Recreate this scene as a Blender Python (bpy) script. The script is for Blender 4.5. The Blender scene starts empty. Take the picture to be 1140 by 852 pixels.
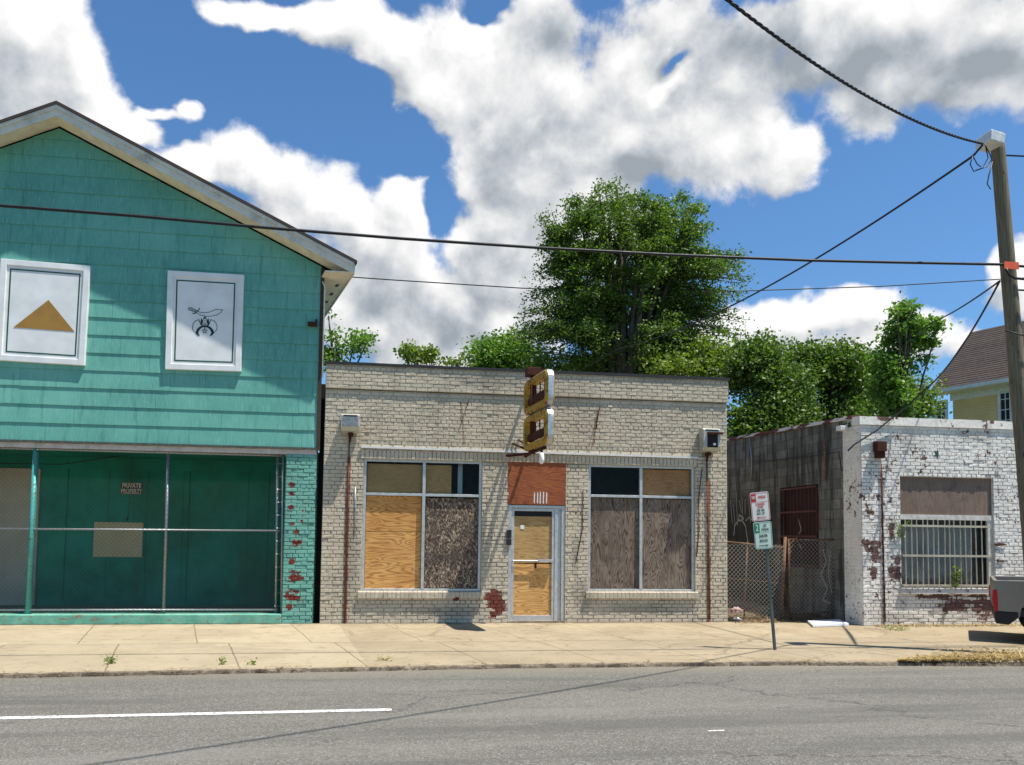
import bpy, math, random
import numpy as np
from mathutils import Vector, Matrix, noise as mnoise
random.seed(7); rng = np.random.default_rng(7)
rad = math.radians
scene = bpy.context.scene
COL = scene.collection

# ------------------------------------------------------------------ camera model
FL, YAW, PITCH, ROLL, CY, HC = 863.293, 0.139758, 0.0603489, 0.0122032, 542.19, 1.630
CAM = Vector((0, -14.2, HC))
fwd = Vector((math.sin(YAW)*math.cos(PITCH), math.cos(YAW)*math.cos(PITCH), math.sin(PITCH)))
r0 = Vector((math.cos(YAW), -math.sin(YAW), 0)); u0 = r0.cross(fwd)
RT = r0*math.cos(ROLL) + u0*math.sin(ROLL)
UP = -r0*math.sin(ROLL) + u0*math.cos(ROLL)
def ray(px, py): return RT*((px-570)/FL) - UP*((py-CY)/FL) + fwd
def at(px, py, Y=0.0):
    d = ray(px, py); return CAM + d*((Y-CAM.y)/d.y)
def atx(px, py, X):
    d = ray(px, py); return CAM + d*(X/d.x)
def g(px, py, z=0.0):
    d = ray(px, py); return CAM + d*((z-CAM.z)/d.z)
cam = bpy.data.cameras.new("camera"); camo = bpy.data.objects.new("camera", cam); COL.objects.link(camo)
M3 = Matrix((RT, UP, -fwd)).transposed(); camo.matrix_world = Matrix.Translation(CAM) @ M3.to_4x4()
cam.sensor_width = 36; cam.sensor_fit = 'HORIZONTAL'; cam.lens = FL/1140*36
cam.shift_y = (CY-426)/1140; cam.clip_end = 5000; cam.clip_start = .05
scene.camera = camo

# ------------------------------------------------------------------ node helpers
class NT:
    def __init__(s, tree): s.t = tree
    def n(s, typ, **kw):
        nd = s.t.nodes.new(typ)
        for k, v in kw.items(): setattr(nd, k, v)
        return nd
    def set(s, sock, v):
        if isinstance(v, bpy.types.NodeSocket): s.t.links.new(v, sock)
        elif v is not None: sock.default_value = v
    def math(s, op, a, b=None, c=None, clamp=False):
        nd = s.n('ShaderNodeMath', operation=op); nd.use_clamp = clamp
        s.set(nd.inputs[0], a)
        if b is not None: s.set(nd.inputs[1], b)
        if c is not None: s.set(nd.inputs[2], c)
        return nd.outputs[0]
    def vmath(s, op, a, b=None):
        nd = s.n('ShaderNodeVectorMath', operation=op); s.set(nd.inputs[0], a)
        if b is not None: s.set(nd.inputs[1], b)
        return nd.outputs['Value' if op in ('LENGTH', 'DOT_PRODUCT', 'DISTANCE') else 'Vector']
    def pos(s): return s.n('ShaderNodeNewGeometry').outputs['Position']
    def island(s): return s.n('ShaderNodeNewGeometry').outputs['Random Per Island']
    def sep(s, v):
        nd = s.n('ShaderNodeSeparateXYZ'); s.set(nd.inputs[0], v); return nd.outputs
    def comb(s, x, y, z):
        nd = s.n('ShaderNodeCombineXYZ')
        for i, v in enumerate((x, y, z)): s.set(nd.inputs[i], v)
        return nd.outputs[0]
    def scale(s, v, sx, sy, sz, off=(0, 0, 0)):
        nd = s.n('ShaderNodeMapping'); s.set(nd.inputs[0], v)
        nd.inputs['Location'].default_value = off; nd.inputs['Scale'].default_value = (sx, sy, sz); return nd.outputs[0]
    def noise(s, v, sc, det=4, rough=.55, dist=0, col=False):
        nd = s.n('ShaderNodeTexNoise'); s.set(nd.inputs['Vector'], v)
        nd.inputs['Scale'].default_value = sc; nd.inputs['Detail'].default_value = det
        nd.inputs['Roughness'].default_value = rough; nd.inputs['Distortion'].default_value = dist
        return nd.outputs['Color' if col else 'Fac']
    def voro(s, v, sc, feature='F1', out='Distance', rnd=1):
        nd = s.n('ShaderNodeTexVoronoi', feature=feature); s.set(nd.inputs['Vector'], v)
        nd.inputs['Scale'].default_value = sc; nd.inputs['Randomness'].default_value = rnd
        return nd.outputs[out]
    def ss(s, v, a, b, lo=0., hi=1.):
        nd = s.n('ShaderNodeMapRange', interpolation_type='SMOOTHSTEP'); s.set(nd.inputs[0], v)
        nd.inputs[1].default_value = a; nd.inputs[2].default_value = b; nd.inputs[3].default_value = lo; nd.inputs[4].default_value = hi
        return nd.outputs[0]
    def mix(s, f, a, b, mode='MIX'):
        nd = s.n('ShaderNodeMix', data_type='RGBA', blend_type=mode)
        s.set(nd.inputs[0], f)
        for i, v in ((6, a), (7, b)):
            if isinstance(v, (tuple, list)): v = tuple(v)+((1,) if len(v) == 3 else ())
            s.set(nd.inputs[i], v)
        return nd.outputs[2]
    def ramp(s, f, stops):
        nd = s.n('ShaderNodeValToRGB'); s.set(nd.inputs[0], f); cr = nd.color_ramp
        while len(cr.elements) < len(stops): cr.elements.new(.5)
        for e, (p, c) in zip(cr.elements, stops):
            e.position = p; e.color = tuple(c)+(1,) if len(c) == 3 else c
        return nd.outputs[0]
    def patches(s, X, Z, lst, wob=.5, sc=7, sw=.1, extra=None):
        """irregular patches: list of (x, z, rx, rz)"""
        nz = s.noise(s.comb(X, 0, Z), sc, 6, .75); out = 0.0
        for (cx, cz, rx, rz) in lst:
            a = s.math('DIVIDE', s.math('SUBTRACT', X, cx), rx); b = s.math('DIVIDE', s.math('SUBTRACT', Z, cz), rz)
            l = s.math('SQRT', s.math('ADD', s.math('MULTIPLY', a, a), s.math('MULTIPLY', b, b)))
            v = s.math('SUBTRACT', 1.0, l); out = v if out == 0.0 else s.math('MAXIMUM', out, v)
        v = s.math('ADD', s.math('MAXIMUM', out, -1.2), s.math('MULTIPLY', s.math('SUBTRACT', nz, .5), wob*6))
        if extra is not None: v = s.math('ADD', v, extra)
        return s.ss(v, .05, .05+min(.9, sw))

MATS = {}
def mat(name, fn, rough=.8, metal=0., spec=.3):
    if name in MATS: return MATS[name]
    m = bpy.data.materials.new(name); m.use_nodes = True; t = m.node_tree; t.nodes.clear(); s = NT(t)
    out = s.n('ShaderNodeOutputMaterial'); b = s.n('ShaderNodeBsdfPrincipled'); t.links.new(b.outputs[0], out.inputs[0])
    b.inputs['Roughness'].default_value = rough; b.inputs['Metallic'].default_value = metal
    b.inputs['Specular IOR Level'].default_value = spec
    r = fn(s)
    if not isinstance(r, dict): r = dict(col=r)
    c = r['col']
    if isinstance(c, tuple): c = c+(1,) if len(c) == 3 else c
    s.set(b.inputs['Base Color'], c)
    if 'rough' in r: s.set(b.inputs['Roughness'], r['rough'])
    if 'metal' in r: s.set(b.inputs['Metallic'], r['metal'])
    if 'h' in r:
        bp = s.n('ShaderNodeBump'); bp.inputs['Strength'].default_value = r.get('hs', .6); bp.inputs['Distance'].default_value = r.get('hd', .01)
        s.set(bp.inputs['Height'], r['h']); t.links.new(bp.outputs[0], b.inputs['Normal'])
    if 'trans' in r: b.inputs['Transmission Weight'].default_value = r['trans']
    if 'alpha' in r: s.set(b.inputs['Alpha'], r['alpha'])
    if 'leaf' in r:
        tr = s.n('ShaderNodeBsdfTranslucent'); s.set(tr.inputs[0], r['leaf'])
        mx = s.n('ShaderNodeMixShader'); mx.inputs[0].default_value = .33
        t.links.new(b.outputs[0], mx.inputs[1]); t.links.new(tr.outputs[0], mx.inputs[2]); t.links.new(mx.outputs[0], out.inputs[0])
    MATS[name] = m; return m
def flat(name, col, rough=.7, metal=0., var=.25, sc=9, spec=.3):
    """plain paint or metal with mild uneven wear"""
    def f(s):
        p = s.pos(); nz = s.noise(p, sc, 6, .65); d = tuple(c*(1-var) for c in col); u = tuple(min(1, c*(1+var*.6)) for c in col)
        return dict(col=s.ramp(nz, [(.3, d), (.55, col), (.75, u)]), h=s.noise(p, 60, 3), hs=.15, hd=.003,
                    rough=s.ss(nz, .3, .7, max(0, rough-.12), min(1, rough+.1)))
    return mat(name, f, rough, metal, spec)
def rusty(name, col, amount=.5, rust=(.12, .035, .015), sc=12, metal=.3):
    def f(s):
        p = s.pos(); nz = s.noise(p, sc, 6, .7); a = s.ss(nz, 1-amount-.08, 1-amount+.04)
        c = s.mix(a, s.ramp(s.noise(p, 4), [(.3, tuple(x*.75 for x in col)), (.7, col)]), s.ramp(s.noise(p, 50), [(.3, tuple(x*.5 for x in rust)), (.7, tuple(x*1.5 for x in rust))]))
        return dict(col=c, rough=s.math('ADD', s.math('MULTIPLY', a, .4), .45), h=nz, hs=.3, hd=.004)
    return mat(name, f, .6, metal)

# ------------------------------------------------------------------ mesh helpers
class MB:
    def __init__(s): s.v = []; s.f = []
    def add(s, vs, fs):
        o = len(s.v); s.v += [tuple(v) for v in vs]; s.f += [tuple(o+i for i in f) for f in fs]; return s
    def box(s, x0, x1, y0, y1, z0, z1):
        return s.add([(x0, y0, z0), (x1, y0, z0), (x1, y1, z0), (x0, y1, z0), (x0, y0, z1), (x1, y0, z1), (x1, y1, z1), (x0, y1, z1)],
                     [(0, 3, 2, 1), (4, 5, 6, 7), (0, 1, 5, 4), (1, 2, 6, 5), (2, 3, 7, 6), (3, 0, 4, 7)])
    def hexa(s, a, b):
        """a, b: front and back quads (4 points each, same order)"""
        return s.add(list(a)+list(b), [(0, 1, 2, 3), (7, 6, 5, 4), (0, 4, 5, 1), (1, 5, 6, 2), (2, 6, 7, 3), (3, 7, 4, 0)])
    def slab(s, quad, dy):
        """quad of 3D points pushed back by dy in +Y"""
        return s.hexa(quad, [Vector(q)+Vector((0, dy, 0)) for q in quad])
    def poly(s, pts, off):
        n = len(pts); off = Vector(off)
        s.add(list(pts)+[Vector(q)+off for q in pts], [tuple(range(n)), tuple(range(2*n-1, n-1, -1))]+[(i, n+i, n+(i+1) % n, (i+1) % n) for i in range(n)]); return s
    def tube(s, pts, r, n=8, cap=True):
        pts = [Vector(p) for p in pts]; k = len(pts); rs = r if isinstance(r, (list, tuple)) else [r]*k; vs = []
        up = Vector((.13, .21, 1)).normalized(); prev = None
        for i, p in enumerate(pts):
            t = (pts[min(i+1, k-1)]-pts[max(i-1, 0)]).normalized()
            if prev is None:
                a = t.cross(up); a = a.normalized() if a.length > .05 else t.cross(Vector((1, 0, 0))).normalized()
            else:
                a = (prev - t*prev.dot(t)); a = a.normalized() if a.length > 1e-4 else t.cross(up).normalized()
            prev = a; b = t.cross(a)
            vs += [p+(a*math.cos(2*math.pi*j/n)+b*math.sin(2*math.pi*j/n))*rs[i] for j in range(n)]
        fs = [(i*n+j, i*n+(j+1) % n, (i+1)*n+(j+1) % n, (i+1)*n+j) for i in range(k-1) for j in range(n)]
        if cap: fs += [tuple(range(n-1, -1, -1)), tuple((k-1)*n+j for j in range(n))]
        return s.add(vs, fs)
    def build(s, name, material, parent=None, label=None, bevel=0, smooth=False, recalc=True):
        me = bpy.data.meshes.new(name); off = Vector(parent['_b']) if parent is not None else Vector((0, 0, 0))
        me.from_pydata([tuple(Vector(v)-off) for v in s.v], [], s.f)
        if recalc:
            import bmesh
            bm = bmesh.new(); bm.from_mesh(me); bmesh.ops.recalc_face_normals(bm, faces=bm.faces); bm.to_mesh(me); bm.free()
        if smooth:
            for p in me.polygons: p.use_smooth = True
        me.materials.append(material)
        o = bpy.data.objects.new(name, me); COL.objects.link(o)
        if parent is not None: o.parent = parent; o['_b'] = tuple(off)
        if label: o['label'] = label
        if bevel:
            md = o.modifiers.new('bevel', 'BEVEL'); md.width = bevel; md.segments = 2; md.limit_method = 'ANGLE'
        return o
def thing(name, label, cat, base, group=None):
    o = bpy.data.objects.new(name, None); COL.objects.link(o); o.empty_display_size = .2; o.location = base
    o['_b'] = tuple(base); o['label'] = label; o['category'] = cat
    if group: o['group'] = group
    return o
def tag(o, label, cat, group=None):
    o['label'] = label; o['category'] = cat
    if group: o['group'] = group
    return o
def kind(o, k): o['kind'] = k; return o
def copy_tree(o, off, parent=None):
    c = o.copy(); COL.objects.link(c)
    if parent is None: c.location = Vector(o.location)+Vector(off)
    else: c.parent = parent
    for ch in [x for x in list(scene.objects) if x.parent == o]: copy_tree(ch, off, c)
    return c
def text_mesh(mb, txt, size, fn, depth=.0, font_bold=False, align='CENTER', sx=1.0, off=0.0):
    cu = bpy.data.curves.new('t', 'FONT'); cu.body = txt; cu.size = size; cu.align_x = align; cu.align_y = 'CENTER'; cu.offset = off
    o = bpy.data.objects.new('t', cu); COL.objects.link(o); bpy.context.view_layer.update()
    me = bpy.data.meshes.new_from_object(o.evaluated_get(bpy.context.evaluated_depsgraph_get()))
    mb.add([fn(v.co.x*sx, v.co.y) for v in me.vertices], [tuple(p.vertices) for p in me.polygons])
    bpy.data.objects.remove(o); bpy.data.meshes.remove(me); bpy.data.curves.remove(cu)
def sag(a, b, s, n=24):
    a, b = Vector(a), Vector(b); return [a.lerp(b, i/n)-Vector((0, 0, s*4*(i/n)*(1-i/n))) for i in range(n+1)]
def rects_minus(x0, x1, z0, z1, holes):
    xs = sorted({x0, x1, *[min(max(h[k], x0), x1) for h in holes for k in (0, 1)]}); zs = sorted({z0, z1, *[min(max(h[k], z0), z1) for h in holes for k in (2, 3)]})
    out = []
    for i in range(len(xs)-1):
        for j in range(len(zs)-1):
            cx, cz = (xs[i]+xs[i+1])/2, (zs[j]+zs[j+1])/2
            if not any(h[0] < cx < h[1] and h[2] < cz < h[3] for h in holes): out.append((xs[i], xs[i+1], zs[j], zs[j+1]))
    return out
def bricks(mb, x0, x1, z0, z1, holes=(), bw=.203, bh=.0685, F=None, m=.010, prot=.009, jit=.0022, ztop=None, ends=True):
    """running-bond brick face in real relief; F(u, v, w) maps along / up / outward"""
    rw = random.Random(int(x0*100)+int(z0*77))
    F = F or (lambda u, v, w: (u, -w, v))
    for (a, b, c, d) in rects_minus(x0, x1, z0, z1, holes): mb.add([F(a, c, 0), F(b, c, 0), F(b, d, 0), F(a, d, 0)], [(0, 1, 2, 3)])
    row = 0; z = z0
    while z < z1-.02:
        h = min(bh, z1-z); cuts = [(x0, x1)]
        for H in holes:
            if H[2] < z+h*.5 < H[3]:
                nc = []
                for (a, b) in cuts:
                    if H[1] <= a or H[0] >= b: nc.append((a, b)); continue
                    if H[0] > a: nc.append((a, H[0]))
                    if H[1] < b: nc.append((H[1], b))
                cuts = nc
        for (a, b) in cuts:
            header = (row % 6 == 5); w = bw*.5 if header else bw
            st = x0-(w*.5 if row % 2 else 0); k = math.floor((a-st)/w); x = st+k*w
            while x < b-.004:
                u0_, u1_ = max(x, a), min(x+w, b); x += w
                if u1_-u0_ < .03: continue
                e = m*.5; j = rw.gauss(0, jit); p = prot+j; t1, t2 = rw.gauss(0, .0012), rw.gauss(0, .0012)
                dz = rw.gauss(0, .0012); A, B, Cc, Dd = u0_+e, u1_-e, z+e+dz, z+h-e+dz; c_ = .0045
                mb.add([F(A, Cc, .0005), F(B, Cc, .0005), F(B, Dd, .0005), F(A, Dd, .0005), F(A+c_, Cc+c_, p+t1), F(B-c_, Cc+c_, p-t1), F(B-c_, Dd-c_, p-t2), F(A+c_, Dd-c_, p+t2)],
                       [(4, 5, 6, 7), (0, 1, 5, 4), (1, 2, 6, 5), (2, 3, 7, 6), (3, 0, 4, 7)])
        row += 1; z += bh

# ------------------------------------------------------------------ materials
def m_paint_brick(name, base, dirt, red_list=(), peel=.0, rust_lines=(), rough_top=None, grime=(), wy=None, mort=(0.0, -.035), psc=14, pwob=.34, peel_dark=(.16, .045, .03), stain_col=(.25, .22, .16)):
    def f(s):
        p = s.pos(); x, y, z = s.sep(p); yy0 = y; isl = s.island()
        if wy is not None: x = s.math('SUBTRACT', x, s.math('MAXIMUM', s.math('SUBTRACT', y, wy), 0.0))
        v = s.noise(p, 1.1, 6, .62); fine = s.noise(p, 26, 5, .7)
        c = s.ramp(v, [(.28, tuple(a*.78 for a in base)), (.5, base), (.72, tuple(min(.9, a*1.1) for a in base))])
        c = s.mix(s.math('MULTIPLY', isl, .30), c, tuple(a*.72 for a in base))
        c = s.mix(s.math('MULTIPLY', s.ss(fine, .48, .72), .55), c, dirt)
        st = s.noise(s.scale(p, 5, 5, .45), 1.6, 5, .6)           # vertical weather streaks
        c = s.mix(s.math('MULTIPLY', s.ss(st, .52, .74), .5), c, stain_col)
        if grime: c = s.mix(s.math('MULTIPLY', s.patches(x, z, grime, .2, 2.5, .8), .55), c, dirt)
        red = s.ramp(s.noise(p, 18, 4), [(.3, tuple(a*.6 for a in peel_dark)), (.7, tuple(a*1.35 for a in peel_dark))])
        mo = 0.0
        for m_ in mort: mo = s.math('MAXIMUM', mo, s.ss(s.math('ABSOLUTE', s.math('SUBTRACT', yy0, m_)), .002, .005, 1, 0))
        c = s.mix(s.math('MULTIPLY', mo, s.math('MULTIPLY', s.ss(s.noise(p, 1.7, 6, .7), .38, .62, .15, .8), s.ss(z, 3.15, 3.35, 1, .45))), c, tuple(a*.5 for a in dirt))
        pk = 0
        if peel > 0: pk = s.ss(s.math('ADD', s.noise(p, 7.5, 8, .75), s.math('MULTIPLY', s.math('SUBTRACT', s.noise(p, 1.3, 3), .5), .35)), 1-peel, 1-peel+.03); c = s.mix(pk, c, red)
        if red_list: pm = s.patches(x, z, red_list, pwob, psc, extra=s.math('MULTIPLY', s.math('SUBTRACT', isl, .5), .9)); c = s.mix(pm, c, red)
        for (rx, z0, z1, wd, lean, colr) in rust_lines:
            d = s.math('ABSOLUTE', s.math('SUBTRACT', s.math('ADD', x, s.math('MULTIPLY', s.math('SUBTRACT', z, z0), lean)), rx))
            d = s.math('ADD', d, s.math('MULTIPLY', s.math('SUBTRACT', s.noise(s.scale(p, 9, 9, 2.5), 3, 4), .5), wd*1.6))
            a = s.math('MULTIPLY', s.ss(d, wd*.45, wd, 1, 0), s.math('MULTIPLY', s.ss(z, z0-.02, z0+.02), s.ss(z, z1-.02, z1+.02, 1, 0)))
            c = s.mix(s.math('MULTIPLY', a, .85), c, colr)
        h = s.math('ADD', s.math('MULTIPLY', fine, .5), s.noise(p, 9, 5, .65))
        hs = .55
        if rough_top is not None:
            k = s.ss(z, rough_top[0], rough_top[0]+.15); k = s.math('MULTIPLY', k, s.ss(z, rough_top[1]-.1, rough_top[1], 1, 0))
            h = s.math('ADD', h, s.math('MULTIPLY', k, s.math('MULTIPLY', s.noise(p, 17, 6, .75), 3.0)))
        return dict(col=c, h=h, hs=hs, hd=.012, rough=.85)
    return mat(name, f, .85, 0, .25)

CREAM = (.575, .50, .375)
xl = at(386, 600).x; xr = at(788, 600).x
M_MID = m_paint_brick('cream painted brick', CREAM, (.22, .20, .16), [(at(551, 672).x, at(551, 672).z, .17, .26), (at(508, 668).x, at(508, 668).z, .05, .05)], 0,
    [(at(384, 690).x, 0, 2.98, .045, -.0, (.20, .06, .035)), (at(789, 690).x, 0, 2.75, .05, .0, (.22, .07, .04)),
     (at(517, 480).x, 3.25, 4.05, .03, .1, (.3, .2, .13)), (at(660, 480).x, 3.3, 3.95, .035, -.13, (.28, .18, .12))],
    (3.2, 4.12), grime=[(.9, .2, 1.3, .16), (3.3, .5, .35, .42), (4.5, .25, 1.1, .15), (-.9, 1.2, .25, 1.6), (3.2, 1.2, .12, .6), (1.6, 4.45, 1.2, .2), (4.9, 4.6, 1.0, .12)])
M_TEALBRICK = m_paint_brick('teal painted brick', (.175, .43, .345), (.08, .2, .17),
    [(at(px_, py_).x, at(px_, py_).z, r, r*.9) for (px_, py_, r) in [(325, 540, .045), (324, 550, .05), (324, 565, .045), (337, 569, .03), (326, 583, .035), (330, 592, .06), (328, 604, .07), (333, 603, .05), (325, 625, .06), (326, 643, .11), (332, 642, .08), (325, 664, .12), (331, 660, .05), (322, 676, .08), (336, 580, .03)]], .36, psc=24, pwob=.5, peel_dark=(.17, .035, .025))
wh = [(at(px_, py_, -.72).x, at(px_, py_, -.72).z, r*1.25, r2*1.25) for (px_, py_, r, r2) in [(957, 552, .05, .04), (991, 557, .05, .08), (968, 571, .08, .05), (992, 592, .05, .13), (973, 613, .10, .16), (965, 605, .06, .1), (998, 635, .11, .18), (972, 640, .07, .12), (977, 662, .06, .04), (961, 603, .04, .05), (983, 466, .09, .035), (997, 466, .06, .03), (1095, 467, .08, .04), (1103, 470, .05, .05), (1064, 674, .24, .12), (1096, 677, .22, .14), (1040, 664, .3, .03), (1085, 663, .3, .035), (1113, 606, .08, .02)]]
M_WHITE = m_paint_brick('white painted brick', (.82, .78, .70), (.38, .35, .30), wh, .415, [(at(984, 690, -.72).x, .02, 2.9, .035, .0, (.13, .045, .035))], None,
    grime=[(9.2, .15, .9, .14), (10.8, .3, 1.1, .25), (12.5, .12, 1, .12), (9.5, 3.5, .25, .35), (10.9, 3.6, .5, .2)], wy=-.72, mort=(-.72,), psc=15, pwob=.42, peel_dark=(.15, .085, .07), stain_col=(.46, .43, .38))
def f_siding(s):
    p = s.pos(); x, y, z = s.sep(p); isl = s.island()
    base = s.ramp(s.noise(p, .55, 5, .6), [(.3, (.085, .285, .235)), (.5, (.125, .385, .31)), (.7, (.215, .50, .41))])
    c = s.mix(s.math('MULTIPLY', isl, .28), base, (.08, .27, .225))
    grain = s.noise(s.scale(p, 30, 30, 2.2), 2.2, 5, .7); c = s.mix(s.math('MULTIPLY', s.ss(grain, .5, .68), .6), c, (.24, .50, .43))
    c = s.mix(s.math('MULTIPLY', s.ss(s.noise(s.scale(p, 7, 7, .8), 1.5, 5, .65), .50, .70), .42), c, (.05, .18, .155))
    c = s.mix(s.ss(s.noise(p, 13, 6, .75), .735, .75), c, (.05, .07, .06))
    return dict(col=c, h=s.math('ADD', grain, s.noise(p, 60, 3)), hs=.35, hd=.006, rough=.75)
M_SIDING = mat('weathered teal siding', f_siding)
M_CREAM = flat('cream soffit paint', (.78, .70, .55), .7, var=.2, sc=5)
def f_fascia(s):
    p = s.pos(); c = s.ramp(s.noise(s.scale(p, 1, 1, 1), 3, 7, .7), [(.3, (.42, .40, .34)), (.5, (.66, .63, .55)), (.7, (.74, .71, .64))])
    c = s.mix(s.ss(s.noise(p, 15, 5, .8), .66, .7), c, (.12, .10, .08)); return dict(col=c, h=s.noise(p, 40), hs=.2)
M_FASCIA = mat('worn fascia paint', f_fascia)
def f_shingle(s):
    p = s.pos(); c = s.ramp(s.noise(p, 3, 6, .7), [(.3, (.032, .025, .022)), (.7, (.075, .055, .048))])
    c = s.mix(s.math('MULTIPLY', s.island(), .4), c, (.09, .065, .055)); return dict(col=c, h=s.noise(p, 70, 3), hs=.5)
M_SHINGLE = mat('dark roof shingle', f_shingle, .9)
M_WHITEP = flat('white board paint', (.78, .78, .76), .5, var=.14, sc=2.5)
M_DKGREEN = flat('dark green line paint', (.02, .09, .045), .5)
M_GOLD = flat('matte gold paint', (.36, .20, .045), .5, var=.12, sc=6)
M_BLACK = flat('black emblem paint', (.02, .035, .032), .5)
M_DARKTEAL = None
def f_dteal(s):
    p = s.pos(); x, y, z = s.sep(p)
    c = s.ramp(s.noise(p, .9, 6, .65), [(.3, (.004, .12, .082)), (.5, (.007, .20, .14)), (.7, (.014, .26, .18))])
    # rolled paint over old colour: greener rectangle patches
    c = s.mix(s.math('MULTIPLY', s.ss(s.noise(s.scale(p, .6, .6, .25), 1.4, 3), .5, .62), .5), c, (.02, .11, .055))
    return dict(col=c, h=s.noise(p, 14, 5), hs=.3, rough=.6)
M_DARKTEAL = mat('dark teal recess paint', f_dteal, .8, 0, .1)
def f_plinth(s):
    p = s.pos(); c = s.ramp(s.noise(p, 3, 6, .7), [(.3, (.10, .30, .22)), (.55, (.16, .42, .31)), (.75, (.28, .50, .40))])
    c = s.mix(s.ss(s.noise(s.scale(p, 2, 2, 4), 4, 6, .75), .57, .6), c, (.26, .18, .10)); return dict(col=c, h=s.noise(p, 30, 5), hs=.5, hd=.01)
M_PLINTH = mat('chipped green plinth paint', f_plinth)
M_GALV = flat('galvanised steel', (.34, .35, .35), .45, .75, var=.3, sc=30)
M_WIRE = flat('fence wire steel', (.06, .09, .075), .7, .1, var=.3, sc=40)
M_TEALMETAL = rusty('teal painted post', (.10, .42, .36), .38, (.16, .12, .09))
M_RUSTRAIL = rusty('rusted fence rail', (.34, .31, .26), .58, (.17, .095, .05), 20)
M_ALU = flat('aluminium window frame', (.55, .55, .53), .4, .5, var=.22, sc=14)
def plywood(name, lo, hi, dark, vert=False, freq=46, seed=0, contrast=.6, dirt=.0, gray=None):
    def f(s):
        p = s.pos(); x, y, z = s.sep(p)
        v = s.comb(s.math('ADD', x, seed*3.7), 0, s.math('ADD', z, seed*1.3))
        v = s.scale(v, 3.6 if vert else .55, 1, .5 if vert else 3.2)
        n = s.noise(v, 1.35, 2.5, .45, .35); rings = s.math('MULTIPLY', s.math('ADD', s.math('SINE', s.math('MULTIPLY', n, freq*3)), 1), .5)
        rings = s.math('POWER', rings, 2.2)
        c = s.ramp(s.noise(p, 2.1, 4), [(.3, lo), (.7, hi)])
        fib = s.noise(s.scale(p, 90 if vert else 7, 10, 7 if vert else 90), 2, 3, .6)
        c = s.mix(s.math('MULTIPLY', rings, contrast), c, dark); c = s.mix(s.math('MULTIPLY', s.ss(fib, .5, .7), .3), c, dark)
        if dirt: c = s.mix(s.math('MULTIPLY', s.ss(s.noise(p, 3.3, 6, .7), .5, .68), dirt), c, tuple(a*.45 for a in dark))
        if gray: c = s.mix(s.math('MULTIPLY', s.ss(s.noise(s.scale(p, 2.4, 1, .8), 3, 6, .7), .48, .66), .45), c, gray)
        return dict(col=c, h=s.math('ADD', rings, fib), hs=.25, hd=.004, rough=.65)
    return mat(name, f)
M_PLYA = plywood('orange plywood', (.55, .27, .075), (.66, .36, .11), (.28, .10, .022), seed=1, contrast=.75)
M_PLYB = plywood('tan plywood behind glass', (.42, .25, .09), (.52, .32, .12), (.26, .13, .045), seed=2, contrast=.4)
M_PLYC = plywood('dull brown plywood', (.30, .17, .07), (.38, .22, .09), (.17, .08, .03), seed=5, contrast=.5, dirt=.3)
M_PLYG = plywood('grey weathered plywood', (.15, .11, .078), (.23, .175, .13), (.035, .022, .014), True, 60, 7, .9, .5, (.27, .225, .18))
M_PLYH = plywood('grey brown weathered plywood', (.18, .13, .095), (.27, .21, .155), (.04, .025, .016), True, 52, 11, .95, .35, (.30, .25, .20))
M_PLYR = plywood('red brown plywood', (.27, .07, .025), (.36, .11, .035), (.13, .035, .016), seed=9, contrast=.6, dirt=.5)
def f_osb(s):
    p = s.pos(); w = s.noise(p, 3, 3, .5, col=True)
    v = s.scale(s.vmath('ADD', p, s.vmath('SCALE', w, None) if False else s.vmath('MULTIPLY', w, (.25, .25, .25))), 1, 1, .42)
    cc = s.voro(v, 62, 'F1', 'Color'); r_, g_, b_ = s.sep(cc)
    c = s.ramp(r_, [(.0, (.035, .022, .016)), (.35, (.085, .055, .038)), (.6, (.15, .105, .075)), (.85, (.30, .23, .16)), (1, (.45, .37, .27))])
    c = s.mix(s.math('MULTIPLY', s.ss(s.noise(p, 2.2, 5, .6), .42, .62), .6), c, (.045, .035, .03))
    return dict(col=c, h=g_, hs=.5, hd=.004)
M_OSB = mat('weathered flake board', f_osb)
M_PLYPATCH = plywood('tan plywood patch', (.46, .36, .20), (.54, .43, .25), (.40, .30, .16), seed=4, contrast=.3)
M_TANPANEL = flat('tan door panel', (.44, .37, .28), .7, var=.2, sc=3)
M_DARK = flat('dark interior', (.016, .016, .018), .8)  # near black; also colours the shade sheet between the buildings
M_INT = flat('dim interior wall', (.10, .10, .10), .8)
def f_glass(s): return dict(col=(.9, .95, .95), trans=1.0)
def glass():
    m = bpy.data.materials.new('window glass'); m.use_nodes = True; t = m.node_tree; t.nodes.clear(); s = NT(t)
    o = s.n('ShaderNodeOutputMaterial'); tr = s.n('ShaderNodeBsdfTransparent'); tr.inputs[0].default_value = (.94, .96, .96, 1); gl = s.n('ShaderNodeBsdfGlossy'); gl.inputs['Roughness'].default_value = .03
    lw = s.n('ShaderNodeFresnel'); lw.inputs[0].default_value = 1.16; mx = s.n('ShaderNodeMixShader')
    t.links.new(lw.outputs[0], mx.inputs[0]); t.links.new(tr.outputs[0], mx.inputs[1]); t.links.new(gl.outputs[0], mx.inputs[2]); t.links.new(mx.outputs[0], o.inputs[0]); return m
M_GLASS = glass()
M_CAP = flat('black roof flashing', (.035, .035, .037), .6, .2)
M_LEDGE = flat('white metal strip', (.74, .72, .68), .5, .1, var=.25, sc=20)
M_YELLOW = rusty('ochre sign enamel', (.50, .30, .035), .42, (.2, .07, .02), 9)
M_SILVER = flat('sign edge metal', (.50, .52, .53), .4, .6, var=.3, sc=12)
M_RUST = rusty('heavy rust', (.10, .045, .03), .7, (.07, .022, .014), 16)
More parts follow.
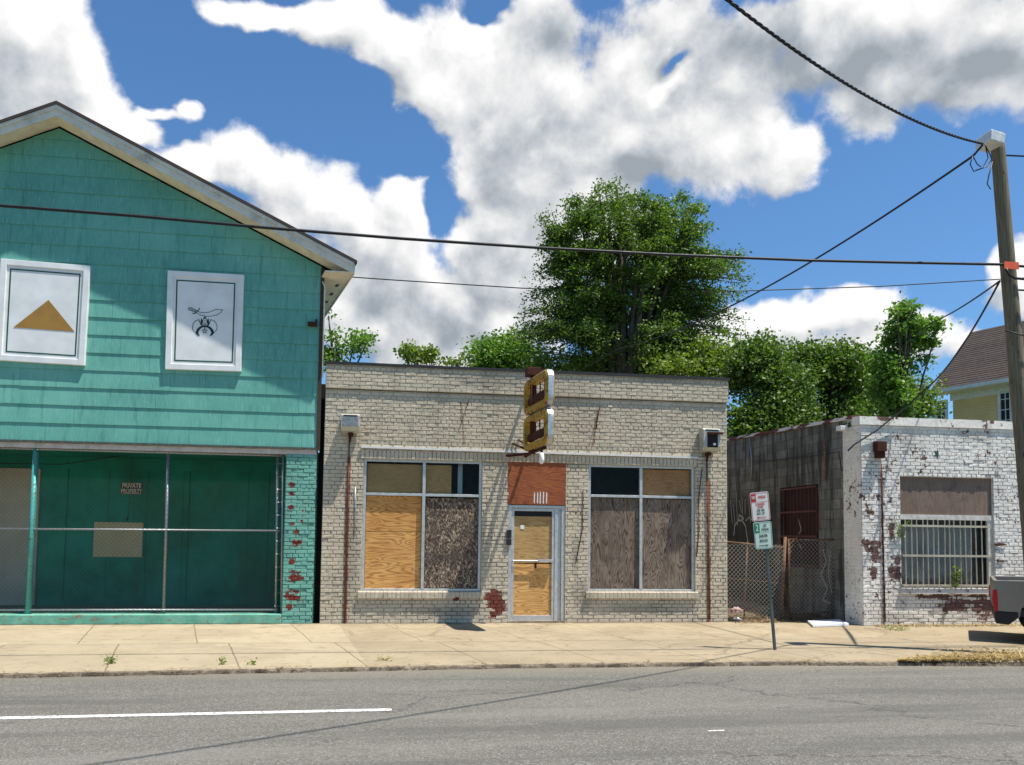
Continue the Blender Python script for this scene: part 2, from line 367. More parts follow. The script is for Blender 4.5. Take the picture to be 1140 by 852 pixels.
M_DRAB = rusty('drab floodlight enamel', (.50, .50, .44), .33, (.13, .09, .05), 22)
M_BULB = flat('white lamp glass', (.85, .85, .86), .3, var=.05)
M_ASPH = None
def f_asph(s):
    p = s.pos(); x, y, z = s.sep(p)
    agg = s.voro(p, 95, 'F1', 'Color'); r_, g_, b_ = s.sep(agg)
    big = s.noise(s.scale(p, .35, 1, 1), .6, 6, .6)
    c = s.ramp(big, [(.3, (.102, .096, .079)), (.7, (.148, .139, .115))])
    c = s.mix(s.ss(r_, .62, .95), c, (.22, .21, .185)); c = s.mix(s.math('MULTIPLY', s.ss(g_, .7, .95), .7), c, (.055, .052, .046))
    c = s.mix(s.math('MULTIPLY', s.ss(s.noise(s.scale(p, 1.1, 2.6, 1), 2.3, 7, .75), .60, .68), .6), c, (.06, .058, .055))
    dsp = s.voro(s.scale(p, 1, 2.2, 1), 1.7, 'F1'); c = s.mix(s.ss(dsp, .03, .05, .75, 0), c, (.035, .035, .035))
    wx = s.noise(s.scale(p, 1, 1, 1), 1.2, 6, .7, col=True); cr = s.voro(s.vmath('ADD', s.scale(p, .16, .34, 1), s.vmath('MULTIPLY', wx, (.28, .28, 0))), 1, 'DISTANCE_TO_EDGE')
    crk = s.math('MULTIPLY', s.ss(cr, .0, .007, 1, 0), s.ss(s.noise(p, .35, 2), .44, .5)); c = s.mix(s.math('MULTIPLY', crk, .75), c, (.04, .038, .035))
    tk = s.noise(s.scale(p, .12, 1.4, 1), 1.3, 4, .6); c = s.mix(s.math('MULTIPLY', s.ss(tk, .50, .64), .5), c, (.07, .067, .058)); c = s.mix(s.math('MULTIPLY', s.ss(tk, .45, .34), .35), c, (.19, .18, .155))
    c = s.mix(s.math('MULTIPLY', s.ss(y, -5.1, -4.5), .45), c, (.22, .185, .13))      # sandy dust at the gutter
    return dict(col=c, h=s.math('ADD', r_, s.noise(p, 120, 3)), hs=.5, hd=.006, rough=.85)
M_ASPH = mat('old asphalt', f_asph)
SPLIT = g(372, 700).x
def f_walk(s):
    p = s.pos(); x, y, z = s.sep(p)
    n1 = s.noise(p, .9, 6, .62); left = s.ss(s.math('ADD', x, s.math('MULTIPLY', y, .16)), SPLIT-.01, SPLIT+.01, 1, 0)
    cl = s.ramp(n1, [(.3, (.34, .275, .175)), (.7, (.43, .355, .235))]); cr = s.ramp(n1, [(.3, (.27, .21, .13)), (.7, (.38, .31, .20))])
    c = s.mix(left, cr, cl)
    c = s.mix(s.math('MULTIPLY', s.ss(s.noise(s.scale(p, .7, 2, 1), 2.2, 7, .72), .52, .72), .5), c, (.17, .125, .08))
    bs = s.voro(s.scale(p, .62, .9, 1), 1.0, 'F1', 'Color'); c = s.mix(s.math('MULTIPLY', s.sep(bs)[0], .30), c, (.20, .16, .11))
    c = s.mix(s.math('MULTIPLY', s.ss(s.noise(p, 5, 7, .78), .53, .66), .6), c, (.13, .095, .06)); c = s.mix(s.math('MULTIPLY', s.ss(y, -.35, -.02), s.math('MULTIPLY', s.ss(s.noise(p, 4, 5), .4, .6), .6)), c, (.14, .11, .075))
    c = s.mix(s.math('MULTIPLY', s.ss(s.noise(p, 55, 4, .7), .55, .72), .35), c, (.18, .14, .09))
    fr = s.ss(y, -2.42, -2.40, 1, 0); c = s.mix(s.math('MULTIPLY', fr, .22), c, (.23, .19, .13))
    # joints
    def line(v, w): return s.ss(s.math('ABSOLUTE', v), w*.4, w, 1, 0)
    j = line(s.math('ADD', y, 2.41), .018)
    wob = s.math('MULTIPLY', s.math('SUBTRACT', s.noise(p, 2.5, 3), .5), .05)
    def per(off, w, slope): return s.math('SUBTRACT', s.math('PINGPONG', s.math('ADD', s.math('ADD', x, wob), s.math('ADD', s.math('MULTIPLY', y, slope), off)), w/2), 0.0)
    back = s.math('MULTIPLY', line(per(.30, 1.62, .27), .012), s.math('SUBTRACT', 1.0, fr)); frt = s.math('MULTIPLY', line(per(.10, 1.5, .27), .014), fr)
    j = s.math('MAXIMUM', j, s.math('MAXIMUM', back, frt))
    wx = s.noise(p, 1.6, 6, .75, col=True)
    ed = s.voro(s.vmath('ADD', s.scale(p, .55, .8, 1), s.vmath('MULTIPLY', wx, (.5, .5, 0))), 1, 'DISTANCE_TO_EDGE')
    ck = s.math('MULTIPLY', s.ss(ed, 0, .013, 1, 0), s.math('MULTIPLY', s.math('SUBTRACT', 1.0, left), s.ss(s.noise(p, .5, 2), .42, .5)))
    j = s.math('MAXIMUM', j, ck)
    c = s.mix(s.math('MULTIPLY', j, .7), c, (.12, .085, .05))
    dirt = s.math('MULTIPLY', s.ss(s.math('ADD', x, s.math('MULTIPLY', s.noise(p, .8), 4)), 7, 10), s.ss(s.noise(p, 1.7, 6, .7), .45, .6)); c = s.mix(s.math('MULTIPLY', dirt, .4), c, (.28, .20, .11))
    return dict(col=c, h=s.math('SUBTRACT', s.noise(p, 40, 5, .7), s.math('MULTIPLY', j, 1.5)), hs=.4, hd=.008, rough=.9)
M_WALK = mat('old concrete sidewalk', f_walk)
def f_kerb(s):
    p = s.pos(); c = s.ramp(s.noise(p, 6, 6, .75), [(.35, (.05, .038, .025)), (.5, (.15, .115, .08)), (.65, (.30, .24, .165))]); return dict(col=c, h=s.noise(p, 14, 6, .8), hs=1, hd=.03)
M_KERB = mat('crumbled kerb concrete', f_kerb)
def f_lane(s):
    p = s.pos(); c = s.ramp(s.noise(p, 30, 5, .75), [(.40, (.20, .19, .17)), (.50, (.60, .59, .56))]); return dict(col=c, h=s.noise(p, 90), hs=.3)
M_LANE = mat('worn white road paint', f_lane)
def f_dirt(s):
    p = s.pos(); c = s.ramp(s.noise(p, 2.5, 8, .75), [(.3, (.05, .04, .025)), (.5, (.14, .10, .06)), (.7, (.26, .19, .11))]); return dict(col=c, h=s.noise(p, 12, 8, .8), hs=1, hd=.05)
M_DIRT = mat('bare dirt and leaf litter', f_dirt)
def f_field(s):
    p = s.pos(); c = s.ramp(s.noise(p, .3, 8, .7), [(.3, (.04, .06, .02)), (.7, (.12, .13, .05))]); return dict(col=c, h=s.noise(p, 8, 6), hs=1, hd=.05)
M_FIELD = mat('rough grass ground', f_field)
def f_block(s):
    p = s.pos(); x, y, z = s.sep(p)
    br = s.n('ShaderNodeTexBrick'); s.set(br.inputs['Vector'], s.comb(y, z, 0)); br.inputs['Scale'].default_value = 1
    br.inputs['Brick Width'].default_value = .4; br.inputs['Row Height'].default_value = .2; br.inputs['Mortar Size'].default_value = .007; br.inputs['Mortar Smooth'].default_value = .3
    br.inputs['Color1'].default_value = (.24, .235, .21, 1); br.inputs['Color2'].default_value = (.12, .118, .108, 1); br.inputs['Mortar'].default_value = (.09, .085, .075, 1)
    c = s.mix(s.math('MULTIPLY', s.ss(s.noise(p, 2.3, 6, .7), .35, .7), .75), br.outputs['Color'], (.085, .085, .075))
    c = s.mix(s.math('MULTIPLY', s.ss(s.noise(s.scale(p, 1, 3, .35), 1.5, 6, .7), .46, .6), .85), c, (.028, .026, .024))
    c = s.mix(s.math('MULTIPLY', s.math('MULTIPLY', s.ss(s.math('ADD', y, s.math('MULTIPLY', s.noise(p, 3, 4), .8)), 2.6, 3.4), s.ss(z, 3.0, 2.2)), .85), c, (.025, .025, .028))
    c = s.mix(s.ss(s.noise(p, 22, 5, .8), .7, .72), c, (.5, .5, .47))
    return dict(col=c, h=s.math('ADD', s.math('MULTIPLY', br.outputs['Fac'], -2), s.noise(p, 30, 5)), hs=.6, hd=.012)
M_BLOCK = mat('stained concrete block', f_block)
M_REDBAR = rusty('dark red painted iron', (.095, .018, .018), .35, (.06, .02, .015), 12)
M_OFFBAR = rusty('off white window bars', (.60, .54, .40), .38, (.22, .12, .06), 30)
def f_pole(s):
    p = s.pos(); g_ = s.noise(s.scale(p, 30, 30, 1.1), 1.6, 6, .7); c = s.ramp(g_, [(.3, (.07, .055, .035)), (.5, (.165, .135, .085)), (.7, (.26, .215, .14))])
    c = s.mix(s.ss(s.noise(s.scale(p, 9, 9, 2.2), 2, 4), .66, .7), c, (.035, .025, .018)); return dict(col=c, h=g_, hs=.8, hd=.015)
M_POLE = mat('weathered pole timber', f_pole)
M_CABLE = flat('black cable sheath', (.018, .018, .02), .5)
M_STEEL = flat('grey green sign post steel', (.10, .125, .12), .5, .4)
M_SIGNW = flat('sign face white', (.62, .63, .58), .5, var=.12, sc=20)
M_SIGNG = flat('sign face pale green white', (.50, .60, .52), .5, var=.12, sc=20)
M_SIGNRED = flat('sign red ink', (.50, .03, .03), .5)
M_SIGNGRN = flat('sign green ink', (.01, .20, .10), .5)
M_SIGNBK = flat('sign dark ink', (.03, .08, .06), .5)
M_ORANGE = flat('orange tag', (.80, .13, .05), .5)
def f_clap(s):
    p = s.pos(); x, y, z = s.sep(p); return dict(col=s.ramp(s.noise(p, 1.2, 5), [(.3, (.66, .47, .20)), (.7, (.80, .60, .28))]))
M_CLAP = mat('pale yellow clapboard', f_clap)
M_TRIM = flat('white house trim', (.72, .72, .70), .6)
def f_truck(s): return dict(col=(.27, .24, .20), metal=.4, rough=.38)
M_TRUCK = mat('grey brown metallic paint', f_truck)
M_TRUCKLOW = flat('dusty lower body paint', (.16, .155, .145), .5, .3)
M_PLASTIC = flat('black plastic', (.02, .02, .022), .5)
M_TAIL = flat('red tail lamp lens', (.45, .012, .02), .2, var=.05)
M_TYRE = flat('tyre rubber', (.025, .025, .025), .85)
M_ROOFMEM = flat('roof membrane', (.12, .12, .12), .8)
M_CLOTH = flat('pinkish rag cloth', (.42, .27, .24), .85, var=.7, sc=22)
M_FOAM = flat('white foam board', (.78, .80, .84), .7, var=.1)
def f_curtain(s):
    p = s.pos(); x, y, z = s.sep(p); w = s.noise(s.scale(p, 7, 7, .8), 1.2, 4)
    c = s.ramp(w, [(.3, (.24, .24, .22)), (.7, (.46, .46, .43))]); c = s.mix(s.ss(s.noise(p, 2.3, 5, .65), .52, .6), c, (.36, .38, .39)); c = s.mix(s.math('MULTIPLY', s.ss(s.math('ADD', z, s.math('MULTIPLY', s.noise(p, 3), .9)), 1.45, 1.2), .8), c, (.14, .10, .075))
    return c
M_CURT = mat('dusty window covering', f_curtain)
M_STUCCO = plywood('brown textured panel', (.17, .115, .085), (.23, .165, .125), (.10, .065, .05), True, 30, 3, .4, .4)
def f_bark(s):
    p = s.pos(); return dict(col=s.ramp(s.noise(s.scale(p, 8, 8, 2), 2, 5), [(.3, (.04, .03, .022)), (.7, (.13, .105, .08))]), h=s.noise(s.scale(p, 20, 20, 4), 1, 5), hs=.7, hd=.02)
M_BARK = mat('tree bark', f_bark)
def leafmat(name, a, b, c_, tr=1.5):
    def f(s):
        p = s.pos(); i = s.island(); n_ = s.noise(p, .55, 3); v = s.math('ADD', s.math('MULTIPLY', i, .6), s.math('MULTIPLY', n_, .5))
        c = s.ramp(v, [(.2, a), (.5, b), (.8, c_)])
        return dict(col=c, rough=.5, leaf=s.mix(1.0, c, (tr, tr*1.15, tr*.5), 'MULTIPLY'))
    return mat(name, f, .5, 0, .35)
M_LEAF1 = leafmat('elm leaves', (.040, .082, .012), (.082, .145, .019), (.145, .215, .032))
M_LEAF2 = leafmat('dense dark leaves', (.035, .072, .012), (.072, .13, .019), (.135, .20, .032))
M_LEAF3 = leafmat('bright sapling leaves', (.065, .14, .02), (.115, .215, .032), (.17, .28, .045))
M_LEAF4 = leafmat('yellow green leaves', (.085, .135, .018), (.14, .20, .028), (.20, .26, .04))
M_WEED = leafmat('weed leaves', (.09, .14, .025), (.14, .20, .035), (.22, .27, .055))
M_HAY = leafmat('dry straw litter', (.22, .14, .05), (.40, .28, .11), (.60, .45, .22), 1.0)

# ================================================================== SETTING
ROADZ = -.06
mb = MB(); mb.add([(-900, -900, -.35), (900, -900, -.35), (900, 1500, -.35), (-900, 1500, -.35)], [(0, 1, 2, 3)]); kind(mb.build('ground', M_FIELD), 'structure')
def kerbY(x): return np.interp(x, [-12, -4.9, 1.5, 5, 8.6, 20], [KY0, KY0, KY1, KY1-.03, KY2, KY2])
KY0, KY1, KY2 = g(0, 748.5, 0).y, g(570, 738, 0).y, g(1100, 737, 0).y
mb = MB(); mb.add([(-60, -17.5, ROADZ), (60, -17.5, ROADZ), (60, -3.3, ROADZ), (-60, -3.3, ROADZ)], [(0, 1, 2, 3)]); kind(mb.build('road', M_ASPH), 'structure')
# sidewalk: solid slab with wavering kerb edge
mb = MB(); xs = np.linspace(-30, 40, 561); vs = []; fs = []
for i, x in enumerate(xs):
    yk = kerbY(x)+.018*mnoise.noise(Vector((x*1.7, 0, 0)))+.012*mnoise.noise(Vector((x*9, 3, 0))); b = .11
    vs += [(x, yk-.012, ROADZ-.05), (x, yk, -.018+.006*mnoise.noise(Vector((x*12, 7, 0)))), (x, yk+.02, -.002), (x, yk+b, 0), (x, .0, 0), (x, 30, 0)]
for i in range(len(xs)-1):
    for k in range(5):
        if k == 4: continue
        fs.append((i*6+k, (i+1)*6+k, (i+1)*6+k+1, i*6+k+1))
mb.add(vs, fs); kind(mb.build('sidewalk', M_WALK), 'structure')
mb = MB(); vs = []; fs = []
for i, x in enumerate(xs):
    yk = kerbY(x)+.018*mnoise.noise(Vector((x*1.7, 0, 0)))+.03*mnoise.noise(Vector((x*7, 5, 0)))
    r_ = .02*mnoise.noise(Vector((x*14, 9, 0)))
    vs += [(x, yk-.07+r_, ROADZ-.02), (x, yk-.05+r_, ROADZ+.035+.02*mnoise.noise(Vector((x*11, 1, 0)))), (x, yk-.006, ROADZ+.045)]
for i in range(len(xs)-1):
    for k in range(2): fs.append((i*3+k, (i+1)*3+k, (i+1)*3+k+1, i*3+k+1))
mb.add(vs, fs); kind(mb.build('kerb', M_KERB), 'structure')
# lot ground behind the sidewalk line (alley and under buildings)
mb = MB(); N = 40; vs = []; fs = []
for i in range(N+1):
    for j in range(N+1):
        x = 6.0+2.7*i/N; y = .0+14*j/N; z = .003+.10*max(0, min(1, y/1.2))*(.5+mnoise.noise(Vector((x*1.6, y*1.2, 2))))+.02*mnoise.noise(Vector((x*7, y*7, 0)))*(1 if y > .2 else 0)
        vs.append((x, y, max(.003, z)))
for i in range(N):
    for j in range(N): a = i*(N+1)+j; fs.append((a, a+N+1, a+N+2, a+1))
mb.add(vs, fs); kind(mb.build('alley_ground', M_DIRT), 'structure')
mb = MB(); mb.add([(8.0, -.0, -.001), (60, -.0, -.001), (60, 60, -.001), (8.0, 60, -.001)], [(0, 1, 2, 3)]).add([(-60, .0, -.001), (8.0, .0, -.001), (8.0, 60, -.001), (-60, 60, -.001)], [(0, 1, 2, 3)])
kind(mb.build('lot_ground', M_FIELD), 'structure')
# painted markings
a, b = g(0, 800, ROADZ), g(436, 790.5, ROADZ); d = (b-a).normalized(); a2 = a-d*8; nrm = Vector((-d.y, d.x, 0))*.052; Zl = Vector((0, 0, .004))
mb = MB(); mb.add([a2-nrm+Zl, b-nrm+Zl, b+nrm+Zl, a2+nrm+Zl], [(0, 1, 2, 3)]); kind(mb.build('lane_marking', M_LANE), 'structure')
q = g(797, 814, ROADZ); mb = MB(); mb.add([q+Vector((-.07, -.02, .004)), q+Vector((.08, -.02, .004)), q+Vector((.08, .02, .004)), q+Vector((-.07, .015, .004))], [(0, 1, 2, 3)]); kind(mb.build('paint_fleck_marking', M_LANE), 'structure')

# ================================================================== MIDDLE BRICK BUILDING
X0, X1, ZT = -1.42, 6.185, 4.66
mid = thing('brick_storefront', 'low flat-roofed storefront of cream painted brick with boarded windows and a central boarded door', 'building', (2.4, 0, 0))
WL = (-.712, 1.438, .577, 2.955); WR = (3.450, 5.533, .577, 2.955); DR = (1.945, 3.005, 0, 2.985)
mb = MB(); bricks(mb, X0, X1, 0, 4.20, [WL, WR, DR]); 
# returns of openings, side walls, back
for (a, b, c, d) in (WL, WR, DR):
    for q in ([(a, 0, c), (a, .14, c), (a, .14, d), (a, 0, d)], [(b, 0, c), (b, .14, c), (b, .14, d), (b, 0, d)], [(a, 0, d), (b, 0, d), (b, .14, d), (a, .14, d)], [(a, 0, c), (b, 0, c), (b, .14, c), (a, .14, c)]): mb.add(q, [(0, 1, 2, 3)])
bricks(mb, 0, 11, 0, 4.20, F=lambda u, v, w: (X1+w-.009, u, v)); mb.add([(X0+.004, 0, 0), (X0+.004, 11, 0), (X0+.004, 11, 4.2), (X0+.004, 0, 4.2)], [(0, 1, 2, 3)])
mb.add([(X0, 11, 0), (X1-.01, 11, 0), (X1-.01, 11, 4.6), (X0, 11, 4.6)], [(0, 1, 2, 3)])
mb.build('brick_wall', M_MID, mid, recalc=False)
mb = MB(); bricks(mb, X0, X1+.02, 4.213, ZT, F=lambda u, v, w: (u, -w-.035, v))
bricks(mb, -.035, 11, 4.213, ZT, F=lambda u, v, w: (X1+w+.012, u, v))
mb.add([(X0, -.035, 4.213), (X1+.012, -.035, 4.213), (X1+.012, .2, 4.213), (X0, .2, 4.213)], [(0, 1, 2, 3)]).add([(X0, .2, 4.213), (X0, -.035, 4.213), (X0, -.035, ZT), (X0, .2, ZT)], [(0, 1, 2, 3)])
mb.box(X0+.02, X1-.05, .18, .21, 4.25, ZT-.003)
mb.build('parapet', M_MID, mid, recalc=False)
mb = MB()
n = 60
for i in range(n):
    xa = X0-.02+(X1-X0+.06)*i/n; xb = X0-.02+(X1-X0+.06)*(i+1)/n; za = ZT+.004*mnoise.noise(Vector((xa*2, 0, 0))); zb = ZT+.004*mnoise.noise(Vector((xb*2, 0, 0)))
    mb.hexa([(xa, -.065, za-.02), (xb, -.065, zb-.02), (xb, -.065, zb+.035), (xa, -.065, za+.035)], [(xa, .24, za-.001), (xb, .24, zb-.001), (xb, .24, zb+.035), (xa, .24, za+.035)])
mb.build('roof_flashing', M_CAP, mid)
mb = MB(); mb.box(X0+.02, X1-.02, .21, 10.98, 4.20, 4.3); mb.build('roof', M_ROOFMEM, mid)
# steel strip over windows and soldier course
za, zb = 3.162, 3.128; xa, xb = at(402, 497).x, at(776, 510).x
mb = MB(); n = 40
for i in range(n):
    u, v = i/n, (i+1)/n; P = lambda t: (xa+(xb-xa)*t, za+(zb-za)*t+.003*mnoise.noise(Vector((t*30, 0, 0))))
    (x_, z_), (x2, z2) = P(u), P(v); mb.hexa([(x_, -.055, z_-.018), (x2, -.055, z2-.018), (x2, -.055, z2+.018), (x_, -.055, z_+.018)], [(x_, -.002, z_-.018), (x2, -.002, z2-.018), (x2, -.002, z2+.022), (x_, -.002, z_+.022)])
mb.build('ledge_strip', M_LEDGE, mid)
mb = MB(); x = xa
while x < xb-.05:
    j = random.gauss(0, .002); mb.box(x+.005, x+.068, -.026+j, -.001, 2.962, 3.108 if x < 2.5 else 3.10); x += .0755
mb.build('soldier_course', M_MID, mid)
def window(W, name, panes, mx, tz):
    a, b, c, d = W; fw = .05
    fr = MB()
    fr.box(a, a+fw, .03, .10, c, d).box(b-fw, b, .03, .10, c, d).box(a+fw, b-fw, .03, .10, d-fw*.9, d).box(a+fw, b-fw, .03, .10, c, c+fw*.8)
    fr.box(mx-.028, mx+.028, .025, .10, c+fw*.8, d-fw*.9); fr.box(a+fw, mx-.028, .028, .10, tz-.024, tz+.024).box(mx+.028, b-fw, .028, .10, tz-.024, tz+.024)
    w = fr.build(name, M_ALU, mid, bevel=.004)
    sl = MB(); x = a-.05
    while x < b+.03:
        e = min(x+.0755, b+.05); j = random.gauss(0, .003); sl.hexa([(x+.003, -.062+j, c-.125), (e-.003, -.062+j, c-.125), (e-.003, -.064+j, c-.018), (x+.003, -.064+j, c-.018)], [(x+.003, .02, c-.125), (e-.003, .02, c-.125), (e-.003, .02, c-.002), (x+.003, .02, c-.002)]); x += .0755
    sl.box(a-.045, b+.045, -.05, .02, c-.12, c-.02)
    sl.build('sill', M_MID, w)
    return w
def board(parent, name, x0, x1, z0, z1, y, m, label=None, t=.018, tilt=0):
    mb = MB(); mb.hexa([(x0, y, z0), (x1, y, z0+tilt), (x1, y, z1+tilt), (x0, y, z1)], [(x0, y+t, z0), (x1, y+t, z0+tilt), (x1, y+t, z1+tilt), (x0, y+t, z1)]); return mb.build(name, m, parent, label, bevel=.002)
tzl = at(470, 551).z; mxl = at(471, 600).x; tzr = at(714, 553).z; mxr = at(714, 600).x
w1 = window(WL, 'window', None, mxl, tzl)
a, b, c, d = WL; zs_ = at(436, 592).z
board(w1, 'plywood_board', a+.055, mxl-.035, zs_+.004, tzl-.03, .085, M_PLYA); board(w1, 'plywood_board', a+.055, mxl-.035, c+.04, zs_-.002, .087, plywood('orange plywood lower', (.58, .29, .085), (.72, .42, .14), (.30, .11, .028), seed=3, contrast=.75))
board(w1, 'flake_board', mxl+.035, b-.055, c+.05, tzl-.05, .07, M_OSB, 'dark weathered flake board in the lower opening beside the plywood')
board(w1, 'plywood_board', a+.06, mxl-.03, tzl+.03, d-.08, .112, M_PLYB, 'dull plywood set back behind the upper pane'); board(w1, 'plywood_board', mxl+.03, at(503, 530).x, tzl+.03, d-.08, .114, M_PLYB)
for (xa_, xb_) in ((a+.05, mxl-.028), (mxl+.028, b-.05)):
    mb = MB(); mb.box(xa_, xb_, .06, .066, tzl+.024, d-.045); mb.build('glass_pane', M_GLASS, w1)
mb = MB(); mb.box(at(511, 530).x, at(515, 530).x+.02, .3, .36, 1.8, 3.0); mb.build('interior_stud', M_GALV, w1)
w2 = window(WR, 'window', None, mxr, tzr)
a, b, c, d = WR
board(w2, 'plywood_board', a+.055, mxr-.034, c+.045, tzr-.035, .075, M_PLYG, 'dark grey weathered plywood in the lower opening'); board(w2, 'plywood_board', mxr+.034, b-.055, c+.05, tzr-.04, .078, M_PLYH, 'grey weathered plywood with raised grain in the lower opening')
board(w2, 'plywood_board', mxr+.03, b-.055, tzr+.03, d-.06, .11, M_PLYC, 'brown plywood in the upper opening')
mb = MB(); mb.box(a+.05, mxr-.028, .06, .066, tzr+.024, d-.045); mb.build('glass_pane', M_GLASS, w2)
# door
a, b, c, d = DR; zt = at(590, 562.5).z
df = MB(); df.box(a, a+.055, .01, .10, 0, zt).box(b-.065, b, .01, .10, 0, zt).box(a+.055, b-.065, .01, .10, zt-.055, zt).box(b-.19, b-.13, .02, .09, .02, zt-.055)
df.box(b-.128, b-.066, .05, .07, .02, zt-.055)
door = df.build('door_frame', M_ALU, mid, bevel=.004)
dx0, dx1 = a+.058, b-.192
mb = MB(); mb.box(dx0, dx0+.05, .03, .075, .03, zt-.06).box(dx1-.05, dx1, .03, .075, .03, zt-.06).box(dx0+.05, dx1-.05, .03, .075, zt-.11, zt-.06).box(dx0+.05, dx1-.05, .03, .075, .03, .13)
leaf = mb.build('door', M_ALU, mid, 'aluminium framed door boarded with plywood', bevel=.004)
zc = at(595, 627).z; zt2 = at(595, 575).z
board(leaf, 'plywood_board', dx0+.05, dx1-.05, zc+.0, zt2, .062, plywood('door plywood upper', (.40, .25, .10), (.52, .33, .13), (.26, .14, .05), seed=6, dirt=.35)); board(leaf, 'plywood_board', dx0+.05, dx1-.05, .13, zc-.02, .058, plywood('door plywood lower', (.60, .32, .10), (.74, .45, .16), (.32, .13, .035), seed=8, contrast=.75))
mb = MB(); mb.box(dx0+.05, dx1-.05, .064, .068, zt2+.003, zt-.112); mb.build('dark_gap', M_DARK, leaf)
zp = at(595, 624.5).z
mb = MB(); mb.tube([(dx0+.03, .0, zp), (dx1-.03, .0, zp)], .012).box(at(599, 620).x, dx1-.02, -.03, .03, zp-.02, zp+.03); mb.tube([(dx0+.03, .0, zp), (dx0+.03, .03, zp)], .01); mb.build('push_bar', M_ALU, leaf)
mb = MB(); mb.box(at(597, 620).x-.03, at(597, 620).x+.01, .01, .03, zp-.14, zp-.03); mb.build('padlock_hasp', M_PLASTIC, leaf)
mb = MB(); mb.box(a-.04, a+.05, -.045, .008, at(569, 607).z, at(569, 600).z).box(a-.04, a+.05, -.045, .008, at(569, 599).z, at(569, 590).z); mb.build('lock_box', M_PLASTIC, mid, bevel=.006)
mb = MB(); mb.box(dx0+.17, dx0+.24, .056, .0575, 1.72, 1.79); mb.build('paper_scrap', M_WHITEP, leaf)
mb = MB(); mb.box(a, b, -.04, .1, -.01, .035); mb.build('door_step', M_WALK, mid)
zz0, zz1 = zt+.01, 2.985
tp = board(mid, 'transom_board', a-.03, b+.005, zz0, zz1, -.012, M_PLYR, 'red brown plywood board nailed over the door')
mb = MB()
for k, xx in enumerate((.46, .52, .57, .63, .69)):
    h0 = random.uniform(.0, .04); mb.add([(a+xx, -.0135, zz0+.02+h0), (a+xx+.022, -.0135, zz0+.02), (a+xx+.026, -.0135, zz0+.25-h0*2), (a+xx+.006, -.0135, zz0+.24)], [(0, 1, 2, 3)])
mb.build('paint_drip', M_LEDGE, tp)
# dark interior shell
mb = MB()
for q in ([(X0+.05, 1.6, 0), (X1-.05, 1.6, 0), (X1-.05, 1.6, 4.1), (X0+.05, 1.6, 4.1)], [(X0+.05, .3, 3.6), (X1-.05, .3, 3.6), (X1-.05, 1.6, 3.6), (X0+.05, 1.6, 3.6)], [(X0+.05, .14, .005), (X1-.05, .14, .005), (X1-.05, 1.6, .005), (X0+.05, 1.6, .005)]): mb.add(q, [(0, 1, 2, 3)])
mb.build('interior', M_INT, mid)
# conduits and loose irons on the wall
def pipe(parent, pts, r, m, name='conduit', n=7, label=None): mb = MB(); mb.tube(pts, r, n); return mb.build(name, m, parent, label, smooth=True)
A = lambda px, py, y: at(px, py, 0)*1 + Vector((0, y, 0))
M_RPIPE = rusty('red oxide pipe', (.20, .07, .045), .5, (.17, .055, .03), 30)
pipe(mid, [A(389, 486, -.03), A(387.5, 560, -.03), A(384, 696, -.03)], .012, M_RPIPE, 'rusty_conduit'); pipe(mid, [A(786, 506, -.03), A(788, 600, -.03), A(789.5, 690, -.03)], .013, M_RPIPE, 'rusty_conduit')
pipe(mid, [A(395.5, 542, -.02), A(395, 597, -.02)], .008, M_GALV, 'thin_conduit'); pipe(mid, [A(649, 545, -.02), A(648, 590, -.02), A(641, 626, -.02)], .007, M_RUST, 'thin_conduit'); pipe(mid, [A(781, 522, -.03), A(777, 555, -.03), A(778, 590, -.02), A(775, 620, -.02)], .008, M_RUST, 'thin_conduit')
pipe(mid, [A(522, 446, -.0), A(520, 452, -.10)], .012, M_RUST, 'iron_stub'); pipe(mid, [A(668, 451, -.0), A(662, 478, -.09)], .010, M_RUST, 'iron_stub')

# floodlight boxes
def flood(px0, px1, py0, py1, label, hood):
    p0, p1 = at(px0, py1, -.12), at(px1, py0, -.12); xa, xb, za, zb = p0.x, p1.x, p0.z, p1.z; cx = (xa+xb)/2
    t = thing('floodlight_box', label, 'lamp', (cx, 0, za), 'floodlight boxes on the cream storefront')
    mb = MB(); # open-topped housing with chamfered lower lip
    prof = [(-.05, za), (-.20, za+.03), (-.26, za+.10), (-.26, zb-.03), (-.20, zb), (-.02, zb)]
    n_ = len(prof); mb.add([(xa, y_, z_) for y_, z_ in prof]+[(xb, y_, z_) for y_, z_ in prof], [tuple(range(n_)), tuple(range(2*n_-1, n_-1, -1))]+[(i, (i+1) % n_, n_+(i+1) % n_, n_+i) for i in range(n_)])
    mb.build('housing', M_DRAB, t, bevel=.008)
    mb = MB(); mb.box(xa+.04, xb-.04, -.263, -.19, zb-.055, zb-.028); mb.build('vent_slot', M_PLASTIC, t)
    mb = MB(); mb.box(cx-.04, cx+.04, -.12, .0, za-.05, za+.01).tube([(cx, -.06, za-.02), (cx-.02, -.05, za-.16)], .02); mb.build('wall_mount', M_RUST, t)
    if hood:
        mb = MB(); mb.box(xa+.07, xb+.03, -.33, -.2, zb-.115, zb-.085); mb.build('hood', M_RUST, t)
        mb = MB(); mb.box(xa+.08, xb-.06, -.268, -.2, za+.09, zb-.12); mb.build('lens', M_GLASS if False else M_DARK, t)
        mb = MB(); mb.box(cx+.02, cx+.07, -.272, -.266, za+.13, za+.17); mb.build('bulb_glint', M_BULB, t)
    else:
        mb = MB(); mb.box(xa+.03, xb-.03, -.266, -.2, za+.11, zb-.07); mb.build('lens', flat('cracked grey lens', (.22, .25, .27), .3, var=.6, sc=40), t)
flood(380, 401, 462, 482, 'pale square floodlight box with cracked grey front above the conduit beside the plywood window', False)
flood(780, 799, 478, 504, 'drab floodlight box with rusty hood and open dark front near the corner beside the alley', True)

